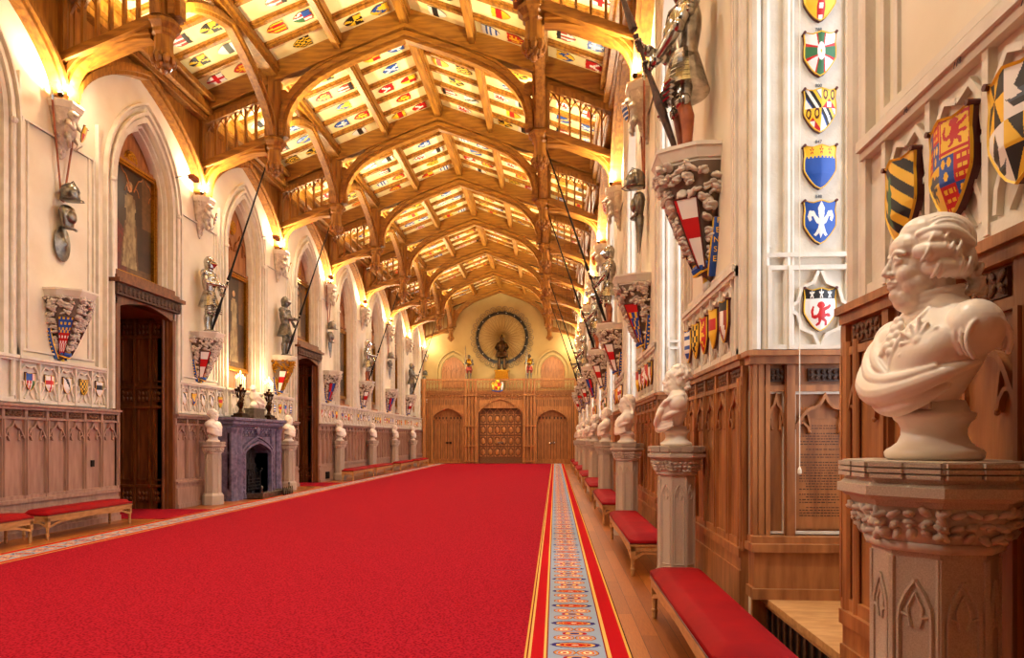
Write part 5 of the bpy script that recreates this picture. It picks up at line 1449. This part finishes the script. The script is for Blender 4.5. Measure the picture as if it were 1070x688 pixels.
# ------------------------------------------------------------------ portraits
def portrait(y,zb,w,h,seed,label,medal=True,ztop=8.1):
    rr=random.Random(seed);root=empty('portrait_painting',(XL-.3,y,zb),R90,label,'painting','full length portraits in the left niches')
    f=MB()
    for a,b,d in ((0,.05,-.1),(.05,.09,-.07),(.09,.12,-.1)):
        frame_rect(f,-w/2+a,w/2-a,a,h-a,b-a,d,0)
    f.build('frame',M['gilt'],root)
    G=72;H_=116;cv=MB();V=[];sk=rr.uniform(-.06,.06)
    def colr(u,v):
        x=u-sk+.012*math.sin(v*9)
        if math.hypot(x*1.0,(v-.82)*1.7)<.055: return 3
        if math.hypot(x,(v-.845)*1.6)<.075 and v>.83: return 2 if seed%2 else 0
        body=.1+.17*max(0,(.76-v))+(.05 if .62<v<.74 else 0)
        if .07<v<.77 and abs(x)<body*(1 if v<.5 else .8): return 2 if abs(x)<body*.8+.01*math.sin(v*25) else 1
        if u<-.12 and v<.5-abs(u+.35)*.6: return 4
        if v<.09: return 1
        if u>.25 and v>.5: return 1
        return 0
    for j in range(H_+1):
        for i in range(G+1): V.append((-w/2+.1+(w-.2)*i/G,-.02,.1+(h-.2)*j/H_))
    o=0;cv.v=V
    for j in range(H_):
        for i in range(G):
            a=j*(G+1)+i;cv.f.append([a,a+1,a+G+2,a+G+1]);cv.m.append(colr((i+.5)/G-.5,(j+.5)/H_))
    cv.build('canvas',[M['cvdark'],M['cvmid'],M['cvpale'],M['cvskin'],M['cvred']],root)
    if medal:
        m=MB();m.lathe([(.0,-.02),(.2,-.02),(.22,0),(.2,.03),(.16,.02),(.12,.045),(.05,.06),(0,.06)],24,caps=False);m.v=[(x,-z,y) for x,y,z in m.v]
        for i in range(12): m.ell((.13*math.cos(i*PI/6),-.05,.13*math.sin(i*PI/6)),(.035,.02,.035),6)
        tag(m.build('carved_medallion',M['gilt'],loc=(XL-.31,y,ztop-.55),rz=R90),'gilt carved roundel above the '+label.split(',')[0],'medallion','medallions over the portraits')
portrait(14.05,4.98,1.62,2.45,1,'portrait of a woman in a pale gown, above the nearer left doorway')
portrait(18.62,3.5,1.6,2.75,2,'tall portrait over the lit fireplace, dim standing figure')
portrait(23.55,5.0,1.62,2.2,3,'portrait above the doorway beyond the fireplace, standing pale figure')
for n,(i,l) in enumerate(((5,'first'),(6,'second'),(7,'third'),(8,'fourth'))):
    portrait((YK[i]+YK[i+1])/2,3.3,1.6,2.9,4+n,'standing portrait in the niche past the second doorway, %s of the far ones'%l)
# oak lining above each portrait and the small arm lamps
mb=MB()
for c,h,zb in BL[1:]:
    zz={14.05:7.45,18.65:6.3,23.55:7.25}.get(c,6.3)
    cusp(mb,c-.42,.36,6.9-.0,.5,.03,.27,.31);cusp(mb,c+.42,.36,6.9,.5,.03,.27,.31)
    mb.box(c-.9,c+.9,.24,.31,zz,zz+.06)
    if zb: mb.box(c-.93,c+.93,.1,.32,2.98,3.06)
tag(mb.build('trim_250',M['panel'],loc=(XL,0,0),rz=R90),kind='structure')
for n,c in enumerate((14.05,18.65,23.55,28.06,32.78)):
    root=empty('picture_light',(XL,c+1.02,7.55),R90,'small picture light on an arm over the %s left portrait'%ORD[n],'lamp','picture lights')
    a=MB();a.tube([(0,0,0),(-.05,-.35,.05),(-.1,-.55,0)],.008,5);a.build('arm',M['bronze'],root)
    a=MB();a.box(-.2,.08,-.62,-.5,-.08,.0);a.prism([(-.2,0),(.08,0),(.05,.03),(-.17,.03)],-.62,-.5);a.build('lamp_head',M['leather'],root)
# ------------------------------------------------------------------ end wall
Y0=YEND
mb=MB();mb.box(XL-.3,XR+1.6,0,.2,0,12.3)
tag(mb.build('wall_end',M['plasterE'],loc=(0,Y0,0)),kind='structure')
# screen with doors
CXE=-3.56
mb=MB();PY=-.9  # front plane of the screen
mb.box(XL,XR,PY+.02,PY+.06,3.6,4.55)
doors=[(-6.98,.98,2.95,3.6),(CXE,1.45,3.15,4.2),(-.19,.98,2.85,3.5)]
cur=XL
for c,h,zs,za in doors:
    mb.box(cur,c-h,PY,PY+.5,0,4.5)
    A=archpts(c,h,zs,za,9)
    for (a,z1),(b,z2) in zip(A,A[1:]): mb.add([(a,PY,z1),(b,PY,z2),(b,PY,4.5),(a,PY,4.5)],[(0,1,2,3)]);mb.add([(a,PY,z1),(a,PY+.5,z1),(b,PY+.5,z2),(b,PY,z2)],[(3,2,1,0)])
    for o,w_,d in ((.04,.08,.08),(.13,.05,.05)): mb.bar(archpts(c,h+o,zs,za+o,9,0),w_,PY-d,PY)
    cur=c+h
mb.box(cur,XR,PY,PY+.5,0,4.5)
x=XL+.1
while x<XR:
    ok=all(abs(x-c)>h+.12 for c,h,_,_ in doors);z0=.1
    for c,h,zs,za in doors:
        if abs(x-c)<=h+.12: z0=za+.22
    mb.box(x-.02,x+.02,PY-.06,PY,z0,4.45);mb.box(x+.03,x+.06,PY-.006,PY,z0,4.15,1);mb.box(x+.16,x+.19,PY-.006,PY,z0,4.15,1)  # dark strips imitate the shade in grooves between the ribs
    mb.bar([(x,4.2),(x+.055,4.33),(x+.11,4.38),(x+.165,4.33),(x+.22,4.2)],.03,PY-.04,PY)
    x+=.22
for c in (-5.48,-1.66):
    for dx,r in ((-.33,.09),(-.12,.06),(.12,.06),(.33,.09)): mb.tube([(c+dx,PY-.08,0),(c+dx,PY-.08,5.4)],r,8)
    for z in (.1,1.1,2.4,4.4): mb.box(c-.42,c+.42,PY-.2,PY,z,z+.1)
for c in (XL+.18,XR-.18): mb.tube([(c,PY-.1,0),(c,PY-.1,5.5)],.14,8)
mb.box(XL,XR,PY-.1,0,4.5,4.6);mb.box(XL,XR,PY-.16,0,4.6,4.68)
for i in range(46): mb.ell((XL+.12+.225*i,PY-.1,4.4),(.06,.05,.07),6)
gs=mb.build('gallery_screen',[M['screen'],M['darkoak']],loc=(0,Y0,0));tag(gs,'carved oak screen and pierced gallery rail across the far end','screen')
bl=MB();Z0=4.68
bl.box(XL,XR,PY-.12,PY+.02,5.4,5.52);bl.box(XL,XR,PY-.06,PY,Z0,Z0+.08);bl.box(XL,XR,PY-.2,-.01,Z0-.02,Z0)
x=XL+.1;i=0
while x<XR-.1:
    bl.box(x-.02,x+.02,PY-.06,PY,Z0,5.4)
    bl.bar([(x,5.05),(x+.04,5.22),(x+.11,5.32),(x+.18,5.22),(x+.22,5.05)],.028,PY-.05,PY);bl.bar([(x,4.95),(x+.06,4.87),(x+.11,4.78),(x+.16,4.87),(x+.22,4.95)],.022,PY-.05,PY)
    x+=.22

bl.build('balustrade',M['screen'],gs)
for n,(c,h,zs,za) in enumerate(doors):
    root=tag(empty('door_%d'%(n+3),(c,Y0+PY+.3,0)),kind='structure')
    for s in (-1,1):
        d=MB();B_=[p for p in archpts(0,h,zs,za,9) if p[0]*s>=-1e-6]
        poly=[(0,0.02),(s*h,.02)]+([p for p in B_][::-1] if s>0 else B_)
        d.prism(poly,0,.08,2 if n==1 else 0)
        if n==1:
            for r in range(4):
                for q in range(3):
                    px_=s*(.22+.46*q);pz=.75+.72*r
                    d.ell((px_,-.01,pz),(.13,.05,.2),8);frame_rect(d,px_-.2,px_+.2,pz-.3,pz+.3,.03,-.04,0)
                    for a in (-1,1):
                        for b in (-1,1): d.ell((px_+a*.14,-.01,pz+b*.27),(.06,.04,.05),6)
            for q in range(3): d.bar(ogee(s*(.22+.46*q),.2,3.25,.35),.04,-.05,0)
        else:
            for q in range(5): d.box(s*(.04+q*.22)-.015,s*(.04+q*.22)+.015,-.05,0,.3,zs+.05);d.box(s*(.04+q*.22)+s*.02,s*(.04+q*.22)+s*.06,-.006,0,.3,zs-.1,1);d.box(s*(.04+q*.22)+s*.14,s*(.04+q*.22)+s*.155,-.006,0,.3,zs-.3,1)  # dark strips here and by the ogees imitate shaded grooves
            for q in range(4): d.bar(ogee(s*(.15+.22*q),.1,2.6,.3),.03,-.06,0);d.box(s*(.15+.22*q)-.05,s*(.15+.22*q)+.05,-.003,0,2.88,3.05,1)
            d.box(min(0,s*h),max(0,s*h),-.04,0,.2,.3)
            for q in range(6): d.ell((s*(.1+.15*q),-.01,3.1),(.05,.04,.07),6)
        lf=d.build('door_leaf',[M['screen'],M['darkoak'],M['carveoak']],root)
        k=MB();k.box(s*.1-.06,s*.1+.1,-.07,-.02,1.3,1.4);k.tube([(s*.14,-.05,1.35),(s*.14,-.12,1.35),(s*.24,-.12,1.35)],.015,6);k.build('door_handle',M['iron'] if n==0 else M['steel'],lf)
# upper wall arches with oak tracery doors
for n,c in enumerate((-6.75,-.15)):
    mb=MB();P=archpts(c,.78,6.1,7.05,8,5.0);mb.prism(P,-.06,-.02)
    for q in (-.5,-.17,.17,.5): mb.box(c+q-.02,c+q+.02,-.1,-.06,5.0,6.5)
    for q in (-.62,-.33,0,.33,.62): mb.bar(ogee(c+q,.16,5.95,.4),.03,-.1,-.06)
    o=tag(mb.build('door_%d'%(6+n),M['screen'],loc=(0,Y0,0)),kind='structure')
    mb=MB();mb.bar(archpts(c,.9,6.1,7.25,8,4.7),.16,-.1,0);mb.bar(archpts(c,1.1,6.1,7.5,8,4.7),.12,-.16,0);mb.build('stone_arch',M['plasterE'],o)
# big wheel of swords with dark ring
wc=Vector((-3.5,-.12,8.3));root=empty('sword_wheel',(wc.x,Y0+wc.y,wc.z),0,'great round wall display with dark ring and radiating blades above the gallery','wall display')
mb=MB();N=72;R1,R2=1.55,1.74
ring=[(math.cos(2*PI*k/N),math.sin(2*PI*k/N)) for k in range(N)]
vs=[];
for x,z in ring: vs+=[(x*R1,-.03,z*R1),(x*R2,-.03,z*R2),(x*R2,.03,z*R2),(x*R1,.03,z*R1)]
mb.add(vs,[(4*k+q,4*((k+1)%N)+q,4*((k+1)%N)+(q+1)%4,4*k+(q+1)%4) for k in range(N) for q in range(4)])
for k in range(18): a=2*PI*k/18;mb.ell((1.645*math.cos(a),-.04,1.645*math.sin(a)),(.03,.02,.03),6,mi=1)
mb.build('ring',[M['black'],M['white']],root)
mb=MB()
for k in range(30):
    a=2*PI*k/30
    for sg in (-1,1):
        pts=[(r*math.cos(a+sg*.085*math.sin((r-.2)*2.3)),-.01,r*math.sin(a+sg*.085*math.sin((r-.2)*2.3))) for r in (.2,.5,.8,1.1,1.35,1.55)]
        mb.tube(pts,.017,5,sq=(1,.5))
mb.lathe([(0,-.02),(.2,-.02),(.22,.0),(.12,.05),(0,.07)],20,caps=False,mi=0) if 0 else mb.ell((0,-.03,0),(.2,.06,.2),12)
mb.build('blade_rays',M['brass'],root)
mb=MB()
for k in range(30):
    a=2*PI*k/30;p=Vector((math.cos(a),0,math.sin(a)));t_=Vector((-p.z,0,p.x))
    c=p*1.92
    mb.tube([tuple(c+p*.16*math.cos(b)*1.1+t_*.17*math.sin(b)) for b in [i*PI/4 for i in range(9)]],.018,5,caps=False)
    mb.tube([tuple(p*1.76),tuple(p*2.0)],.016,5)
mb.build('outer_loops',M['darksteel'],root)
# mounted/standing armoured figure on a gilt block before the wheel
root=empty('armour_statue',(-3.46,Y0-.75,5.5),0,'dark robed armour figure on a gilt block before the sword wheel','statue')
mb=MB();mb.box(-.47,.47,-.3,.3,0,.12);mb.box(-.42,.42,-.26,.26,.12,.48);mb.box(-.48,.48,-.31,.31,.48,.58);mb.build('block',M['gilt'],root)
t=MB();z=.58
for s in (-1,1):
    t.tube([(s*.18,0,z+.02),(s*.17,0,z+.5),(s*.13,0,z+1.0)],[.1,.11,.16],10);t.ell((s*.19,-.1,z+.05),(.09,.2,.06),8)
    t.tube([(s*.2,0,z+1.75),(s*.38,-.08,z+1.45),(s*.3,-.3,z+1.3)],[.13,.1,.07],9);t.ell((s*.29,-.33,z+1.29),.07,8)
t.lathe([(.2,z+.8),(.44,z+.85),(.36,z+1.1),(.27,z+1.35),(.3,z+1.65),(.2,z+1.85),(.1,z+1.95)],14,sy=.75);t.ell((0,-.02,z+2.08),(.14,.16,.18),12);t.tube([(0,.12,z+2.1),(0,.02,z+2.32),(0,-.1,z+2.2)],.05,7)
for i in range(10): t.tube([(-.4+.09*i,-.2,z+.8),(-.3+.067*i,-.25,z+1.2)],.03,6)
mk('figure',remesh(t,'stat',.028,1),M['bronze'],root)
# flanking small armoured figures
for x,l,mt in ((-5.62,'red and gold armoured figure left of the sword wheel',0),(-1.66,'red and gold armoured figure right of the sword wheel',1)):
    o=copy_tree(AR['d'],loc=(x,Y0-.75,5.52),rz=0,label=l,group='figures on the gallery rail',scale=(.85,.85,.85));
    for c in [q for q in COL.objects if q.parent==o]:
        if c.name.startswith(('tassets','cuirass','cuisse')):
            c.data=c.data.copy();c.data.materials[0]=M['rose'] if not c.name.startswith('cuirass') else M['gilt']
    mb=MB();mb.tube([(0,-.1,0),(0,-.1,1.9)],.02,6);mb.tube([(0,-.1,1.9),(0,-.1,2.2)],[.04,.003],6)
    tag(mb.build('halberd',M['darksteel'],loc=(x+.27 if 0 else x-.2,Y0-.9,5.52)),'upright spear beside the '+l,'spear','spears on the gallery')
# royal arms on the balustrade
cr=MB();me_=shield_mb(DES['quarter'][0],.42,.5,14,16,t=.05);me_.v=[(x,y-.02,z) for x,y,z in me_.v];cr=me_
for s in (-1,1):
    cr.tube([(s*.26,-.05,.02),(s*.3,-.08,.2),(s*.34,-.06,.4),(s*.27,-.09,.52)],[.04,.07,.05,.06],8,TI['gold'] if s<0 else TI['white']);cr.tube([(s*.3,-.05,.3),(s*.2,-.07,.42)],.03,6,TI['gold'])
cr.tube([(-.35,-.06,0),(-.15,-.08,-.06),(.15,-.08,-.06),(.35,-.06,0)],.035,6,TI['blue']);cr.lathe([(.12,.5),(.14,.6),(.1,.66),(.03,.7)],10,(0,-.06,0),mi=TI['gold'])
tag(cr.build('royal_arms',TM,loc=(-3.72,Y0+PY-.13,4.75)),'painted royal coat of arms at the middle of the gallery rail','coat of arms')
# ------------------------------------------------------------------ inscribed tablet and cord
yy=OR[0]+HR[0]-.045
tb=MB();x0,x1=XR+.325,XR+.775;tb.box(x0,x1,yy-.012,yy+.0,.9,1.76);o=tb.build('inscribed_panel',M['panel']);tag(o,'oak panel with rows of small inscribed lines under an ogee arch, right','inscription')
ln=MB();r3=random.Random(8);z=1.70
while z>.98:
    x=x0+.03+(.0 if r3.random()<.6 else .05);n_=0
    xe=x1-.03-r3.uniform(0,.12)
    while x<xe:
        w_=r3.uniform(.006,.03);ln.box(x,min(x+w_,xe),yy-.0135,yy-.012,z,z+.0075);x+=w_+r3.uniform(.004,.009)
    z-=.021 if r3.random()<.8 else .04
ln.build('lettering',M['darkoak'],o)
cd=MB();xc,yc=XR+.30,5.3;cd.tube([(xc,yc,9.0),(xc,yc,1.38)],.004,6);q=cd.build('pull_cord',M['rope']);tag(q,'thin pale cord hanging in front of the inscribed panel','cord')
c2=MB();c2.lathe([(.004,.06),(.014,.04),(.016,.01),(.008,0)][::-1],10,(xc,yc,1.33));c2.build('pull',M['rope'],q)
# ------------------------------------------------------------------ lights
def lamp(kind,loc,energy,color,size=.1,rot=None,blend=.6,spot=2.0,name='light'):
    d=bpy.data.lights.new(name,kind);d.energy=energy;d.color=color
    if kind=='POINT':d.shadow_soft_size=size
    if kind=='SPOT':d.shadow_soft_size=size;d.spot_size=spot;d.spot_blend=blend
    if kind=='AREA':
        d.shape='RECTANGLE';d.size=size[0];d.size_y=size[1]
    o=bpy.data.objects.new(name,d);COL.objects.link(o);o.location=loc
    if rot is not None:o.rotation_euler=rot
    return o
WARM=(1,.82,.56)
um=MB();um.lathe([(.03,0),(.045,.02),(.05,.05),(.048,.06)],12);um.lathe([(.0,.085),(.03,.08),(.047,.06)][::-1],12,mi=1,caps=False)
ume=um.mesh('uplight');ume.materials.append(M['bronze']);ume.materials.append(M['lampglass'])
for side in (-1,1):
    for k in range(1,10):
        if side<0 and k<1: continue
        loc=onwall(side,YK[k]-.3,.25,7.5)
        o=mk('uplight',ume,None,None,loc);tag(o,'small bright uplight on top of the %s %s roof corbel'%(ORD[k-1],'left' if side<0 else 'right'),'lamp','uplights on the corbels')
        lamp('SPOT',(loc[0],loc[1],7.64),UP,WARM,.06,rot=(PI,0,0) if 0 else (PI+(.0),(.25 if side>0 else -.25)*1,0),spot=2.9,blend=.5,name='uplight_beam')
        lamp('POINT',(XL+.42 if side<0 else XR-.42,YK[k],7.75),PT,WARM,.08,name='uplight_spill')
lamp('POINT',(XL+.5,FY-.85,3.45),32,(1,.72,.38),.1,name='candle_glow');lamp('POINT',(XL+.5,FY+.95,3.45),32,(1,.72,.38),.1,name='candle_glow')
for k in range(9):
    for s in (-1,1):
        lamp('SPOT',(CX+s*OFF,YK[k]+.35,8.15),DN,(1,.95,.88),.12,rot=(0,s*.25,0),spot=2.7,blend=.8,name='fill_downlight')  # general fill added under each pendant, no fitting modelled
        if k==0: lamp('SPOT',(CX+s*OFF,YK[k]+.5,8.15),DN*3.2,(1,.9,.74),.12,rot=(0,s*.25,0),spot=2.7,blend=.8,name='fill_downlight')  # stronger fill added to brighten the near bust
        lamp('SPOT',(CX+s*(OFF+.7),YK[k]+.5,8.95),RU*.8,(1,.85,.47),.1,rot=(PI,0,0),spot=2.5,blend=.5,name='roof_fill')  # hidden fill added to brighten the ceiling
        lamp('SPOT',(CX+s*(OFF-.35),YK[k]+.6,9.0),RU*2.2,(1,.85,.47),.1,rot=(PI,0,0),spot=2.75,blend=.4,name='roof_fill')  # second hidden fill added for the roof panels
# warm fill lights added to brighten the end wall
for x in (-7.0,-3.5,-.2): lamp('POINT',(x,YEND-1.9,6.6),GL,(1,.86,.58),.2,name='end_wall_fill')
for x in (-6.2,-.9): lamp('SPOT',(x,YEND-5.5,8.3),GL*6,(1,.88,.66),.2,rot=(.62,0,0),spot=1.7,name='screen_fill')  # spots added to brighten the oak screen
# daylight entering through the right-hand windows
for i,(c,h) in enumerate(zip(OR,HR)):
    lamp('AREA',(XR+1.38,c,4.9),DAY,(.78,.87,1.0),(6.2,h*1.8),rot=(0,R90,0),name='window_daylight')
w=bpy.data.worlds.new('World');SC.world=w;w.use_nodes=True
w.node_tree.nodes['Background'].inputs[0].default_value=(.9,.95,1,1);w.node_tree.nodes['Background'].inputs[1].default_value=.3
# ------------------------------------------------------------------ camera
cam=bpy.data.cameras.new('camera');co=bpy.data.objects.new('camera',cam);COL.objects.link(co);SC.camera=co
F=713.0;cam.sensor_width=36;cam.lens=F/1070*36;cam.clip_end=200;cam.clip_start=.05
co.location=(0,0,1.6);co.rotation_euler=(R90,0,math.atan(45/F))
cam.shift_y=(459-344)/1070
SC.view_settings.view_transform='Standard';SC.view_settings.look='None';SC.view_settings.gamma=1;SC.view_settings.use_curve_mapping=False
SC.view_settings.exposure=EXPO
